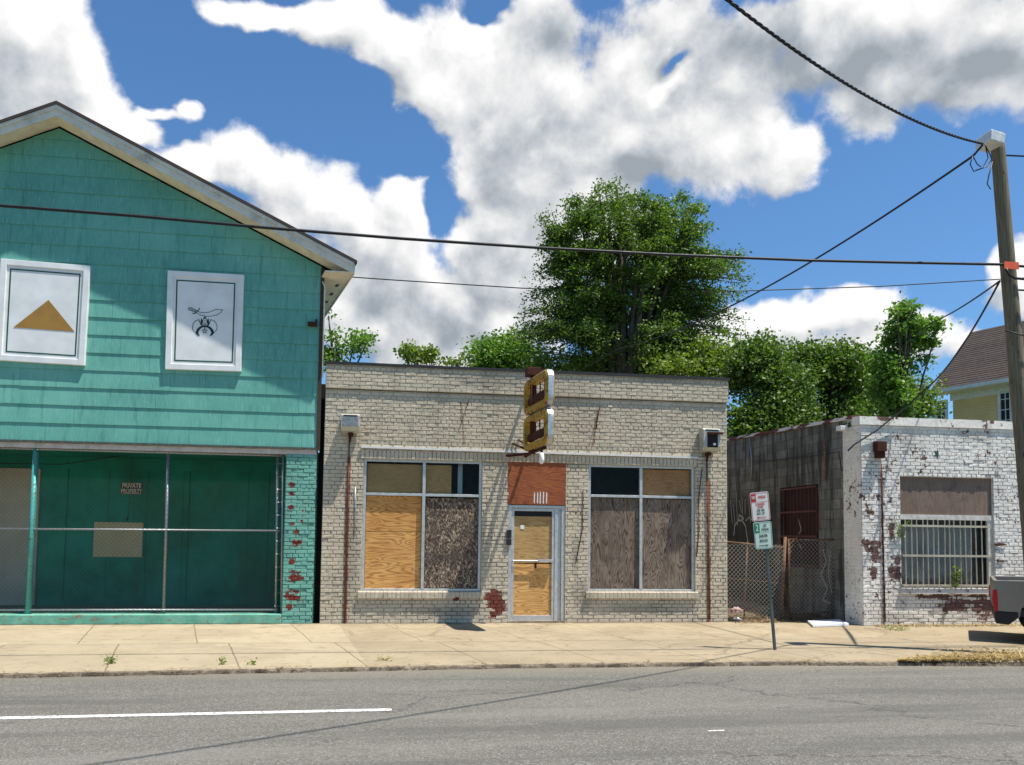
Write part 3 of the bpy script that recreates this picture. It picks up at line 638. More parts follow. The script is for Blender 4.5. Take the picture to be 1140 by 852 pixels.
# projecting sign
sg = thing('projecting_sign', 'rusty double sign of two empty ochre rounded frames projecting above the boarded door', 'sign', (2.2, 0, 3.2))
NR = at(613.5, 432, -1.78); FR = at(587, 432, -.42)
sdir = Vector((NR.x-FR.x, NR.y-FR.y, 0)); SL = sdir.length; sdir.normalize(); snor = Vector((-sdir.y, sdir.x, 0))
if snor.x > 0: snor = -snor     # towards camera's left
def rrect(w, h, r, n=6, inset=0):
    w -= inset*2; h -= inset*2; r = max(.01, r-inset); out = []
    for cx, cy, a0 in ((w/2-r, h/2-r, 0), (-w/2+r, h/2-r, 90), (-w/2+r, -h/2+r, 180), (w/2-r, -h/2+r, 270)):
        for k in range(n+1): an = rad(a0+90*k/n); out.append((cx+r*math.cos(an), cy+r*math.sin(an)))
    return out
TH = .15
def sframe(zc_, h, nm):
    c0 = Vector((FR.x, FR.y, 0))+sdir*(SL/2)+Vector((0, 0, zc_))
    P = lambda u, v, w: c0+sdir*u+Vector((0, 0, v))+snor*w
    O = rrect(SL, h, .17); I = rrect(SL, h, .17, inset=.118); O2 = rrect(SL, h, .17, inset=.03); n_ = len(O)
    mb = MB(); vs = [P(*o, TH*.5-.03) for o in O]+[P(*o, TH*.5) for o in O2]+[P(*o, TH*.5) for o in I]+[P(*o, -TH*.5) for o in I]+[P(*o, -TH*.5) for o in O2]+[P(*o, -TH*.5+.03) for o in O]
    mb.add(vs, [(k*n_+i, k*n_+(i+1) % n_, (k+1)*n_+(i+1) % n_, (k+1)*n_+i) for k in range(5) for i in range(n_)])
    fr = mb.build('sign_frame', M_YELLOW, sg, smooth=False)
    mb = MB(); vs = [P(o[0]*1.003, o[1]*1.003, TH*.5-.028) for o in O]+[P(o[0]*1.003, o[1]*1.003, -TH*.5+.028) for o in O]; mb.add(vs, [(i, (i+1) % n_, n_+(i+1) % n_, n_+i) for i in range(n_)])
    mb.build('edge_band', M_SILVER, fr, smooth=False)
    mb = MB(); q = [P(-SL/2+.15, -.02, 0), P(SL/2-.15, .0, 0), P(SL/2-.15, -.13, 0), P(-SL/2+.15, -.15, 0)]
    mb.hexa([v+snor*.03 for v in q], [v-snor*.03 for v in q]); mb.build('cross_plate', M_RUST, fr)
    mb = MB()
    for k in range(4):
        u = -SL/2+.3+k*.25; mb.tube([P(u, h/2-.15, .01), P(u+.05, .1, .02), P(u-.03, -.05, .0), P(u+.03, -h/2+.16, .0)], .012, 6)
    mb.build('loose_tube', M_RUST, fr, smooth=True)
    return P
ztop = at(612, 409, -1.78).z; zm1 = at(612, 451, -1.78).z; zm2 = at(612, 452.5, -1.78).z; zb_ = at(612, 494.5, -1.78).z
P1 = sframe((ztop+zm1)/2, ztop-zm1, 'a'); P2 = sframe((zm2+zb_)/2, zm2-zb_, 'b')
pc = Vector((FR.x, FR.y, 0))+sdir*.35
mb = MB(); mb.tube([pc+Vector((0, 0, zb_-.06)), pc+Vector((0, 0, ztop+.12))], .05, 10); mb.build('sign_pole', M_RUST, sg, smooth=True)
mb = MB(); c_ = pc+Vector((0, 0, ztop+.05)); mb.box(c_.x-.13, c_.x+.13, c_.y-.12, c_.y+.12, c_.z, c_.z+.14); mb.build('junction_box', M_RUST, sg, bevel=.01)
mb = MB()
for zz in (zb_-.03,):
    mb.tube([pc+Vector((0, 0, zz-.02)), pc+Vector((0, 0, ztop))], .02, 6)
    mb.tube([Vector((pc.x-.35, -.0, zz)), Vector((pc.x-.02, -.45, zz)), P1(SL*.3, 0, 0)*1+Vector((0, 0, zz-(ztop+zm1)/2))], .028, 8)
    mb.tube([Vector((pc.x, -.0, zz)), pc+Vector((0, 0, zz))], .03, 8); mb.tube([Vector((pc.x, -.0, ztop-.1)), pc+Vector((0, 0, ztop-.1))], .03, 8)
mb.build('wall_bracket', M_RUST, sg, smooth=True); mb = MB(); mb.tube([A(571, 494, -.01), pc+Vector((.02, -.1, zb_-.06))], .022, 6); mb.tube([A(577, 490, -.01), pc+Vector((0, -.2, zb_-.01))], .018, 6)
mb.build('wall_bracket', M_RUST, sg, smooth=True)
bl = at(603, 503, -.6)
bt = thing('hanging_lamp', 'small white bulb lamp hanging under the ochre sign over the door', 'lamp', (bl.x, bl.y, bl.z-.2))
mb = MB(); mb.tube([(bl.x, bl.y, zb_-.05), (bl.x, bl.y, bl.z+.02)], .012, 6).tube([(bl.x, bl.y, bl.z+.05), (bl.x, bl.y, bl.z-.03)], .028, 8); mb.build('socket', M_PLASTIC, bt, smooth=True)
mb = MB(); mb.tube([(bl.x, bl.y, bl.z-.02), (bl.x, bl.y, bl.z-.05), (bl.x, bl.y, bl.z-.14), (bl.x, bl.y, bl.z-.20), (bl.x, bl.y, bl.z-.22)], [.03, .045, .05, .04, .015], 12); mb.build('bulb', M_BULB, bt, smooth=True)

# ================================================================== GREEN BUILDING
gb = thing('teal_gabled_building', 'two-storey gabled building with teal siding above a recessed fenced storefront', 'building', (-6.1, 0, 0))
GX1, GX0 = -1.55, -10.7; AX = -6.1; SL_ = .483; SK = -.27       # skew of the depth direction
ZR = lambda x: 8.62-SL_*abs(x-AX)                              # underside of the roof on the wall plane
ZB = 3.12
def clip_poly(poly, inside, inter):
    out = []
    for i in range(len(poly)):
        a, b = poly[i], poly[(i+1) % len(poly)]; ia, ib = inside(a), inside(b)
        if ia: out.append(a)
        if ia != ib: out.append(inter(a, b))
    return out
def clip_roof(poly):
    for sgn in (1, -1):
        f = lambda p, s_=sgn: 8.63-SL_*s_*(p[0]-AX)-p[1]
        def inter(a, b, f=f): fa, fb = f(a), f(b); t = fa/(fa-fb); return (a[0]+(b[0]-a[0])*t, a[1]+(b[1]-a[1])*t)
        poly = clip_poly(poly, lambda p, f=f: f(p) >= 0, inter)
        if len(poly) < 3: return []
    return poly
mb = MB(); row = 0; z = ZB; rr = random.Random(3)
while z < 8.7:
    h = .312; x = GX0-rr.uniform(0, 1.1)
    while x < GX1:
        w = rr.choice((1.22, 1.22, 1.83, 2.44, 2.44)); a, b = max(x+.002, GX0), min(x+w-.002, GX1); x += w
        if b-a < .03: continue
        z0 = z+rr.gauss(0, .003); dz = rr.gauss(0, .003); z1 = z+h+.03
        lo = [(a+(b-a)*k/6, z0+dz*k/6+.0022*mnoise.noise(Vector((a*3+k*.9, z, 0)))) for k in range(7)]
        poly = clip_roof(lo+[(b, z1), (a, z1)])
        if len(poly) < 3: continue
        bow = rr.uniform(0, .0035)
        def Y(zz, t=0): k = (zz-z0)/(z1-z0); return -(.019+bow)*(1-k)-.006*k+t
        n_ = len(poly)
        mb.add([(p[0], Y(p[1]), p[1]) for p in poly]+[(p[0], Y(p[1], .009), p[1]) for p in poly], [tuple(range(n_)), tuple(range(2*n_-1, n_-1, -1))]+[(i, (i+1) % n_, n_+(i+1) % n_, n_+i) for i in range(n_)])
    z += h; row += 1
mb.build('siding', M_SIDING, gb)
def sk(x, y, z): return (x+SK*y, y, z)
mb = MB(); D8 = 9.0
pts = [(GX0, ZB+.01), (GX1, ZB+.01), (GX1, ZR(GX1)), (AX, 8.62), (GX0, ZR(GX0))]
mb.add([sk(x, .006, z) for x, z in pts]+[sk(x, D8, z) for x, z in pts], [(0, 1, 2, 3, 4), (9, 8, 7, 6, 5), (0, 5, 6, 1), (1, 6, 7, 2), (4, 9, 5, 0)]); mb.build('upper_wall', M_SIDING, gb)
# roof: two slabs, fascia, soffit
RO = 8.62; OV = .42; EX1 = -1.06; EX0 = AX-(EX1-AX)
zt_ = lambda x: 8.83-SL_*abs(x-AX)
mb = MB()
for (xa, xb) in ((AX, EX1), (AX, EX0)):
    e = .05 if xb > xa else -.05
    q = [sk(xa, -OV-.04, zt_(xa)+.006), sk(xb+e, -OV-.04, zt_(xb+e)+.006), sk(xb+e, D8+.4, zt_(xb+e)+.006), sk(xa, D8+.4, zt_(xa)+.006)]
    mb.hexa([Vector(v)+Vector((0, 0, .055)) for v in q], q)
mb.build('roof', M_SHINGLE, gb)
mb = MB()
for (xa, xb) in ((AX, EX1), (AX, EX0)):
    q = [sk(xa, -OV, zt_(xa)), sk(xb, -OV, zt_(xb)), sk(xb, -OV, zt_(xb)-.185), sk(xa, -OV, zt_(xa)-.185)]
    mb.hexa(q, [Vector(v)+Vector((0, .03, 0)) for v in q])
    q = [sk(xa, -OV-.025, zt_(xa)+.002), sk(xb, -OV-.025, zt_(xb)+.002), sk(xb, -OV-.025, zt_(xb)-.06), sk(xa, -OV-.025, zt_(xa)-.06)]
    mb.hexa(q, [Vector(v)+Vector((0, .023, 0)) for v in q])
mb.build('rake_board', M_FASCIA, gb)
mb = MB()
for (xa, xb) in ((AX, EX1), (AX, EX0)):
    q = [sk(xa, -OV+.03, zt_(xa)-.16), sk(xb, -OV+.03, zt_(xb)-.16), sk(xb, .0, zt_(xb)-.16), sk(xa, .0, zt_(xa)-.16)]
    mb.hexa(q, [Vector(v)+Vector((0, 0, .02)) for v in q])
# side eave soffit (both sides), level boards
for (xw, xe) in ((GX1, EX1), (GX0, EX0)):
    zs = zt_(EX1)-.17
    q = [sk(xw, -OV+.03, zs), sk(xe, -OV+.03, zs), sk(xe, D8, zs), sk(xw, D8, zs)]; mb.hexa(q, [Vector(v)+Vector((0, 0, .02)) for v in q])
mb.build('soffit', M_CREAM, gb)
mb = MB()
for xe, e in ((EX1, .025), (EX0, -.025)):
    mb = MB(); q = [sk(xe, -OV, zt_(xe)-.19), sk(xe, D8, zt_(xe)-.19), sk(xe, D8, zt_(xe)), sk(xe, -OV, zt_(xe))]; mb.hexa(q, [Vector(v)+Vector((e, 0, 0)) for v in q]); mb.build('eave_board', M_FASCIA, gb)
mb = MB()
for k in range(6):
    mb = MB(); y_ = .3+k*.55; xs_ = EX1-.14; zq = zt_(EX1)-.173; mb.add([sk(xs_-.03, y_, zq), sk(xs_+.03, y_, zq), sk(xs_+.03, y_+.16, zq), sk(xs_-.03, y_+.16, zq)], [(0, 1, 2, 3)]); mb.build('soffit_vent', M_PLASTIC, gb)
# corner: downspout, dark corner board
mb = MB(); mb.box(GX1-.005, GX1+.055, -.04, .02, ZB-.04, ZR(GX1)-.02); mb.build('corner_board', flat('rotten brown corner board', (.06, .045, .03), .8, var=.6, sc=20), gb)
pipe(gb, [(GX1+.07, -.03, 4.4), (GX1+.068, -.03, 6.05), (GX1+.03, -.05, 6.15)], .013, M_LEDGE, 'conduit')
mb = MB(); q = at(349, 361, -.06); mb.box(q.x-.1, q.x+.07, -.11, -.03, q.z-.04, q.z+.03); mb.tube([(q.x+.05, -.07, q.z), (q.x+.05, -.07, q.z+.09)], .02, 6); mb.build('insulator_bracket', M_RUST, gb)
# bottom flashing and header
mb = MB(); n = 50
for i in range(n):
    xa = GX0+(GX1-GX0)*i/n; xb = GX0+(GX1-GX0)*(i+1)/n; j = .012*mnoise.noise(Vector((i*.7, 0, 0))); k_ = .012*mnoise.noise(Vector(((i+1)*.7, 0, 0)))
    mb.hexa([(xa, -.045, ZB-.035+j), (xb, -.045, ZB-.035+k_), (xb, -.045, ZB+.004), (xa, -.045, ZB+.004)], [(xa, .0, ZB-.035+j), (xb, .0, ZB-.035+k_), (xb, .0, ZB+.002), (xa, .0, ZB+.002)])
mb.build('drip_board', flat('torn dark flashing', (.09, .10, .085), .8, var=.7, sc=25), gb)
mb = MB(); mb.box(GX0, GX1-.005, .003, .32, ZB-.12, ZB+.008); mb.build('header_beam', flat('pinkish white header paint', (.58, .52, .47), .7, var=.3, sc=6), gb)
PX0, PX1 = -2.07, -1.545
mb = MB(); bricks(mb, PX0, PX1, 0.0, ZB-.12, jit=.003)
bricks(mb, .0, .5, 0.0, ZB-.12, F=lambda u, v, w: (PX1+w-.012, u, v)); bricks(mb, .0, .5, 0.0, ZB-.12, F=lambda u, v, w: (PX0-w, u, v)); mb.add([(PX0, .5, 0), (PX1, .5, 0), (PX1, .5, ZB-.12), (PX0, .5, ZB-.12)], [(0, 1, 2, 3)])
mb.build('brick_pillar', M_TEALBRICK, gb, recalc=False)
mb = MB(); bricks(mb, GX0-.3, GX0+.3, 0.0, ZB-.12, jit=.003); mb.build('brick_pillar', M_TEALBRICK, gb, recalc=False)
mb = MB(); mb.box(PX1+.005, X0-.003, .35, .42, 0, 4.35); mb.build('gap_shade_sheet', M_DARK, gb)  # added dark sheet standing in for the shade between the two buildings
mb = MB(); mb.box(GX0+.3, PX0-.002, -.03, .26, 0, .17); mb.build('plinth', M_PLINTH, gb, bevel=.015)
RB = 2.35
mb = MB(); mb.box(GX0+.3, PX1-.1, .262, RB, 0, .10); mb.build('recess_floor', flat('dusty recess concrete', (.20, .18, .15), .9), gb)
mb = MB(); mb.box(GX0, PX1-.05, RB, RB+.1, .0, ZB); mb.box(PX0+.06, PX0+.12, .502, RB-.002, 0, ZB-.003); mb.box(GX0, PX1-.05, .322, RB-.003, ZB-.07, ZB-.004)
mb.box(GX0, GX0+.08, .502, RB-.002, 0, ZB-.075); mb.build('recess_wall', M_DARKTEAL, gb)
# panelling on the recess wall
mb = MB()
def bx(px0, py0, px1, py1, y0, y1):
    a, b = at(px0, py1, y0), at(px1, py0, y0); mb.box(min(a.x, b.x), max(a.x, b.x), y0, y1, a.z, b.z)
bx(82, 522, 122, 668, RB-.02, RB); bx(122.6, 522, 165, 668, RB-.022, RB); bx(165.6, 522, 205, 668, RB-.02, RB); bx(215, 522, 277, 630, RB-.02, RB); bx(0, 514, 318, 520, RB-.05, RB-.003); bx(48, 520, 76, 668, RB-.035, RB); bx(206, 524, 211, 668, RB-.04, RB); bx(282, 520, 300, 668, RB-.03, RB)
mb.build('wall_panelling', M_DARKTEAL, gb)
mb = MB(); bx(-40, 522, 45, 674, RB-.05, RB-.002); mb.build('tan_door', M_TANPANEL, gb, 'tan coloured door panel at the back of the recess')
mb = MB(); a_, b_ = at(103.5, 620, RB-.04), at(159.5, 582, RB-.04); mb.box(a_.x, b_.x, RB-.05, RB-.023, a_.z, b_.z); mb.build('plywood_patch', M_PLYPATCH, gb, 'tan plywood patch on the back wall of the recess')
pipe(gb, [at(0, 516, 1.9), at(70, 517, 1.9), at(150, 505, 1.7), at(186, 498, 1.2), at(260, 499, .9), at(312, 505, .6)], .010, M_CABLE, 'loose_cable')
pipe(gb, [at(216, 523, RB-.03), at(316, 523, RB-.03)], .008, M_CABLE, 'loose_cable')

# private property sign, hanging on a cord inside
ps = thing('private_property_sign', 'small dark sign lettered PRIVATE PROPERTY hanging behind the chain-link screen', 'sign', tuple(at(146, 552, 2.0)))
c0 = at(146.5, 544, 2.0); W_, H_ = .41, .23
mb = MB(); mb.box(c0.x-W_/2, c0.x+W_/2, 2.0, 2.01, c0.z-H_/2, c0.z+H_/2); mb.build('sign_plate', flat('dark sign face', (.03, .025, .02), .5), ps, bevel=.003)
mb = MB(); fn = lambda dx, dz: (lambda x, y: (c0.x+dx+x, 1.998, c0.z+dz+y))
text_mesh(mb, 'PRIVATE', .115, fn(0, .05), sx=.84, off=.003); text_mesh(mb, 'PROPERTY', .115, fn(0, -.055), sx=.72, off=.003)
mb.box(c0.x-W_/2+.02, c0.x+W_/2-.02, 1.997, 1.999, c0.z-H_/2+.008, c0.z-H_/2+.016).box(c0.x-W_/2+.02, c0.x+W_/2-.02, 1.997, 1.999, c0.z+H_/2-.016, c0.z+H_/2-.008)
mb.build('lettering', flat('tan sign lettering', (.60, .48, .38), .6), ps, recalc=False)
mb = MB(); mb.tube([(c0.x-.02, 2.005, ZB-.08), (c0.x-.01, 2.005, c0.z)], .006, 6).tube([(c0.x-.02, 2.0, c0.z-H_/2), (c0.x-.05, 2.0, c0.z-.6)], .006, 6).tube([(c0.x-.05, 2.0, c0.z-.56), (c0.x-.055, 2.0, c0.z-.64)], .02, 6); mb.build('hanging_cord', M_CABLE, ps)

# chain-link screen
def chain(mb, F, u0_, u1_, v0, v1, p=.058, r=.0016, clipf=None):
    """diagonal woven wires filling a rectangle; F(u, v, w)"""
    H = v1-v0; W = u1_-u0_
    for s_ in (1, -1):
        c = -H if s_ > 0 else 0
        end = W if s_ > 0 else W+H
        while c < end:
            if s_ > 0: ua, ub = max(0, c), min(W, c+H); va, vb = ua-c, ub-c
            else: ua, ub = max(0, c-H), min(W, c); va, vb = c-ua, c-ub
            if ub-ua > .01:
                nseg = max(1, int((ub-ua)/(p)))
                pts = []
                a = Vector(F(u0_+ua, v0+va, .004*s_)); b = Vector(F(u0_+ub, v0+vb, .004*s_)); d = (b-a).normalized(); nn = (Vector(F(0, 0, 1))-Vector(F(0, 0, 0))); sd = d.cross(nn).normalized()*r; nn = nn*r
                mb.add([a-sd, a+nn, a+sd, a-nn, b-sd, b+nn, b+sd, b-nn], [(0, 1, 5, 4), (1, 2, 6, 5), (2, 3, 7, 6), (3, 0, 4, 7)])
            c += p*1.414/1.414*1.35
FY = .06
fc = thing('chain_link_screen', 'tall chain-link screen of wire mesh and rails closing off the recessed teal storefront', 'fence', (-6, FY, .17))
lx = lambda px, py: at(px, py, FY).x
FZ0, FZ1 = .20, ZB-.1
mb = MB(); chain(mb, lambda u, v, w: (u, FY-w, v), GX0+.32, PX0-.08, FZ0, FZ1); mb.build('wire_mesh', M_WIRE, fc, recalc=False)
for (pa, pb, r_, m_, lb) in (((40, 497), (31, 684), .048, M_TEALMETAL, 'thick teal painted post'), ((187.5, 499), (182, 680), .026, M_GALV, None), ((309, 505), (307, 679), .022, M_GALV, None), ((315.5, 500), (313, 682), .022, M_GALV, None)):
    a, b = at(*pa, FY+.03), at(*pb, FY+.03); mb = MB(); mb.tube([(b.x, FY+.04, .172), (a.x, FY+.04, ZB-.122)], r_, 12); mb.build('post', m_, fc, lb, smooth=True)
for (za, zb, r_) in ((at(0, 590, FY).z+.0, at(305, 591, FY).z, .018), (.24, .235, .018), (FZ1-.03, FZ1-.05, .018)):
    mb = MB(); mb.tube([(GX0+.32, FY+.02, za), (PX0-.08, FY+.02, zb)], r_, 8); mb.build('rail', M_GALV, fc, smooth=True)
mb = MB()
for k in range(12): mb = MB(); mb.tube([(PX0-.14, FY-.0, .3+k*.23), (PX0-.02, FY+.05, .3+k*.23)], .005, 5); mb.build('tension_band', M_GALV, fc)

# sign boards in the gable
def quad_board(name, cs, label, cat, Yp, group=None):
    b_ = [at(px, py, 0) for px, py in cs]      # TL TR BR BL
    def P(u, v, w):   # u right 0..1, v up 0..1
        TL, TR, BR, BL = b_; p = (BL*(1-u)+BR*u)*(1-v)+(TL*(1-u)+TR*u)*v; return Vector((p.x, -w, p.z))
    t = thing(name, label, cat, tuple(P(.5, 0, 0)), group)
    fw = .10; fu = fw/(b_[1]-b_[0]).length; fv = fw/(b_[0]-b_[3]).length
    mb = MB()
    def bar(u0_, u1_, v0, v1, w0, w1): mb.hexa([P(u0_, v0, w1), P(u1_, v0, w1), P(u1_, v1, w1), P(u0_, v1, w1)], [P(u0_, v0, w0), P(u1_, v0, w0), P(u1_, v1, w0), P(u0_, v1, w0)])
    bar(0, fu, 0, 1, .0, .075); bar(1-fu, 1, 0, 1, .0, .075); bar(fu, 1-fu, 0, fv, .0, .073); bar(fu, 1-fu, 1-fv, 1, .0, .073)
    mb.build('board_frame', M_WHITEP, t, bevel=.006)
    mb = MB(); bar(fu, 1-fu, fv, 1-fv, .03, .052); mb.build('board_panel', M_WHITEP, t)
    mb = MB(); k = .018; a, c = fu+.035, fv+.045 if False else fv+.03
    e = .016/(b_[1]-b_[0]).length*1.0; e2 = .016/(b_[0]-b_[3]).length
    bar(a, a+e*1.4, c, 1-c, .053, .055); bar(1-a-e*1.4, 1-a, c, 1-c, .053, .055); bar(a+e*1.4, 1-a-e*1.4, c, c+e2*1.4, .053, .055); bar(a+e*1.4, 1-a-e*1.4, 1-c-e2*1.4, 1-c, .053, .055)
    mb.build('border_line', M_DKGREEN, t)
    return t, P
t, P = quad_board('pyramid_board', [(3, 289.5), (102, 297.5), (95.5, 408), (-3, 402)], 'white framed board with a flat gold pyramid on the teal gable', 'sign', 0)
mb = MB(); pp = lambda px, py: Vector((at(px, py, -.055).x, -.0545, at(px, py, -.055).z))
tri = [pp(54, 334), pp(83, 369.5), pp(15, 364.5)]; mb.add(tri+[v+Vector((0, -.002, 0)) for v in tri], [(0, 1, 2), (5, 4, 3), (0, 3, 4, 1), (1, 4, 5, 2), (2, 5, 3, 0)]); mb.build('pyramid', M_GOLD, t)
t, P = quad_board('scimitar_board', [(188, 302.5), (272.5, 307.5), (269, 414.5), (185, 412)], 'white framed board with a black scimitar and crescent emblem on the teal gable', 'sign', 0)
mb = MB()
def ep(u, v):      # zoomed emblem pixels (14.2 px per photo px, origin 200,330)
    return pp(200+u/14.2, 330+v/14.2)+Vector((0, -.002, 0))
def stroke(pts, w):
    for i in range(len(pts)-1):
        a, b = Vector(pts[i]+(0,)), Vector(pts[i+1]+(0,)); d = (b-a); 
        if d.length < 1e-6: continue
        n_ = Vector((-d.y, d.x, 0)).normalized()*w/2; d = d.normalized()*w*.25
        mb.add([ep(*(a-d-n_)[:2]), ep(*(b+d-n_)[:2]), ep(*(b+d+n_)[:2]), ep(*(a-d+n_)[:2])], [(0, 1, 2, 3)])
def band(outer, inner):
    n_ = len(outer)
    for i in range(n_-1): mb.add([ep(*outer[i]), ep(*outer[i+1]), ep(*inner[i+1]), ep(*inner[i])], [(0, 1, 2, 3)])
arc = lambda cx, cy, rx, ry, a0, a1, n_=16: [(cx+rx*math.cos(rad(a0+(a1-a0)*k/n_)), cy+ry*math.sin(rad(a0+(a1-a0)*k/n_))) for k in range(n_+1)]
O = arc(398, 585, 145, 125, 200-15, 355, 20); I = arc(398, 600, 105, 112, 190, 350, 20); band(O, I)      # crescent bow
for sg_ in (-1, 1):
    cx = 398+sg_*0
    mb.add([ep(cx+sg_*165, 555), ep(cx+sg_*105, 575), ep(cx+sg_*75, 632), ep(cx+sg_*120, 615)], [(0, 1, 2, 3)])
    stroke([(cx+sg_*x_, y_) for x_, y_ in [(165, 555), (192, 520), (195, 470), (175, 420), (140, 385), (95, 368)]], 9)
    mb.add([ep(cx+sg_*60, 345), ep(cx+sg_*30, 385), ep(cx+sg_*45, 440), ep(cx+sg_*20, 475), ep(cx+sg_*70, 455)], [(0, 1, 2, 3, 4)])
    stroke([(cx+sg_*60, 450), (cx+sg_*95, 370)], 12)
stroke(arc(398, 400, 36, 52, 0, 360, 14), 8); stroke([(385, 385), (392, 385)], 8); stroke([(405, 385), (412, 385)], 8); stroke([(398, 395), (396, 415), (404, 415)], 5); stroke([(388, 430), (410, 430)], 6)
mb.add([ep(398, 312), ep(372, 352), ep(424, 352)], [(0, 1, 2)]); stroke([(398, 470), (398, 525)], 12)
st = [(398+(42 if k % 2 == 0 else 17)*math.sin(rad(36*k)), 548-(42 if k % 2 == 0 else 17)*math.cos(rad(36*k))) for k in range(11)]; stroke(st, 8)
stroke([(310, 250), (380, 262), (460, 255), (530, 225), (575, 207), (640, 215), (680, 212), (655, 255), (600, 290), (520, 312), (430, 318), (340, 300), (265, 262)], 8)
stroke([(135, 190), (180, 178), (250, 215), (310, 245)], 9); stroke([(135, 190), (150, 215), (250, 250), (268, 262)], 9); stroke([(205, 270), (240, 272), (290, 225), (318, 190)], 14)
for k in range(5): stroke([(165+k*22, 185+k*8), (160+k*22, 212+k*8)], 9)
mb.build('emblem', M_BLACK, t, recalc=False)

# ================================================================== WHITE BUILDING (right)
WY = -.72; WX = 8.52; WX1 = 15.5
wb = thing('white_brick_building', 'one-storey white painted brick building with peeling corner and barred window', 'building', (11, WY, 0))
w0, w1_ = at(1004, 655, WY), at(1105, 533, WY); HW = (w0.x, w1_.x, w0.z, w1_.z)
WT = at(1040, 466.5, WY).z
mb = MB(); Fw = lambda u, v, w: (u, WY-w, v)
bricks(mb, WX, WX1, 0, WT-.16, [HW], F=Fw, prot=.007)
for (a, b, c, d) in (HW,):
    for q in ([(a, WY, c), (a, WY+.14, c), (a, WY+.14, d), (a, WY, d)], [(b, WY, c), (b, WY+.14, c), (b, WY+.14, d), (b, WY, d)], [(a, WY, d), (b, WY, d), (b, WY+.14, d), (a, WY+.14, d)], [(a, WY, c), (b, WY, c), (b, WY+.14, c), (a, WY+.14, c)]): mb.add(q, [(0, 1, 2, 3)])
bricks(mb, WY, -.12, 0, WT-.16, F=lambda u, v, w: (WX-w+.004, u, v), prot=.007)
mb.build('front_wall', M_WHITE, wb, recalc=False)
mb = MB(); n = 40
for i in range(n):
    xa = WX-.03+(WX1-WX+.03)*i/n; xb = WX-.03+(WX1-WX+.03)*(i+1)/n; j, k_ = [.012*mnoise.noise(Vector((q*1.3, 4, 0))) for q in (i, i+1)]
    mb.hexa([(xa, WY-.035, WT-.158), (xb, WY-.035, WT-.158), (xb, WY-.03, WT+k_), (xa, WY-.03, WT+j)], [(xa, WY+.24, WT-.158), (xb, WY+.24, WT-.158), (xb, WY+.24, WT+k_+.012), (xa, WY+.24, WT+j+.012)])
mb.build('coping', M_WHITE, wb)
# side wall of block, roof edge falling to the rear
zs0 = atx(942, 468, WX).z; pe = atx(811, 490, WX); slope = (pe.z-zs0)/(pe.y-WY); YE = 13.0
zside = lambda y: zs0+slope*(y-WY)
wl = atx(869, 600, WX).y; wr_ = atx(911, 600, WX).y; sw = (min(wl, wr_), max(wl, wr_), atx(890, 632, WX).z, atx(890, 541, WX).z)
mb = MB()
for (a, b, c, d) in rects_minus(-.118, YE, 0, 2.9, [sw]): mb.add([(WX+.012, a, c), (WX+.012, b, c), (WX+.012, b, d), (WX+.012, a, d)], [(0, 1, 2, 3)])
mb.add([(WX+.012, -.118, 2.9), (WX+.012, YE, 2.9), (WX+.012, YE, zside(YE)), (WX+.012, -.118, zside(0))], [(0, 1, 2, 3)])
a, b, c, d = sw
for q in ([(WX+.012, a, c), (WX+.12, a, c), (WX+.12, a, d), (WX+.012, a, d)], [(WX+.012, b, c), (WX+.12, b, c), (WX+.12, b, d), (WX+.012, b, d)], [(WX+.012, a, d), (WX+.12, a, d), (WX+.12, b, d), (WX+.012, b, d)], [(WX+.012, a, c), (WX+.12, a, c), (WX+.12, b, c), (WX+.012, b, c)]): mb.add(q, [(0, 1, 2, 3)])
mb.add([(WX+.012, YE, 0), (WX1, YE, 0), (WX1, YE, 3.2), (WX+.012, YE, 3.2)], [(0, 1, 2, 3)])
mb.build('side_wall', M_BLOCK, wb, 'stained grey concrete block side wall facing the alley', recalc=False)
mb = MB(); mb.hexa([(WX-.05, -.5, zside(-.5)-.02), (WX+.25, -.5, zside(-.5)-.02), (WX+.25, -.5, zside(-.5)+.045), (WX-.05, -.5, zside(-.5)+.045)], [(WX-.05, YE, zside(YE)-.02), (WX+.25, YE, zside(YE)-.02), (WX+.25, YE, zside(YE)+.045), (WX-.05, YE, zside(YE)+.045)])
def f_flash(s):
    p = s.pos(); return s.mix(s.ss(s.noise(s.scale(p, 1, .8, 5), 2.2, 5, .6), .5, .54), (.13, .04, .035), (.62, .60, .58))
mb.build('roof_edge', mat('worn red and white roof edge', f_flash), wb)
mb = MB(); mb.add([(WX+.02, -.4, 3.75), (WX1, -.4, 3.75), (WX1, YE, 3.0), (WX+.02, YE, 3.0)], [(0, 1, 2, 3)]); mb.build('roof', M_ROOFMEM, wb)
# side window with red bars
mb = MB(); a, b, c, d = sw
mb.box(WX+.115, WX+.13, a, b, c, d); so = mb.build('side_window', flat('dark red shutter', (.04, .013, .012), .7, var=.5, sc=12), wb, 'dark red barred window in the alley wall')
mb = MB(); nb = 10
for k in range(nb+1):
    y_ = a+.03+(b-a-.06)*k/nb; mb.tube([(WX-.01, y_, c+.01), (WX-.01, y_, d-.01)], .011, 6)
for zz in (c+.05, c+(d-c)*.38, c+(d-c)*.68, d-.05): mb.box(WX-.03, WX-.015, a+.01, b-.01, zz-.02, zz+.02)
mb.build('bar_grille', M_REDBAR, so)
rs = random.Random(5)
pipe(wb, [atx(835, 488, WX-.04), atx(837, 512, WX-.04), atx(836.5, 536, WX-.04)], .022, M_GALV, 'vent_pipe'); pipe(wb, [atx(917, 470, WX-.04), atx(918.5, 500, WX-.04), atx(919, 534, WX-.04)], .016, M_RUSTRAIL, 'vent_pipe')
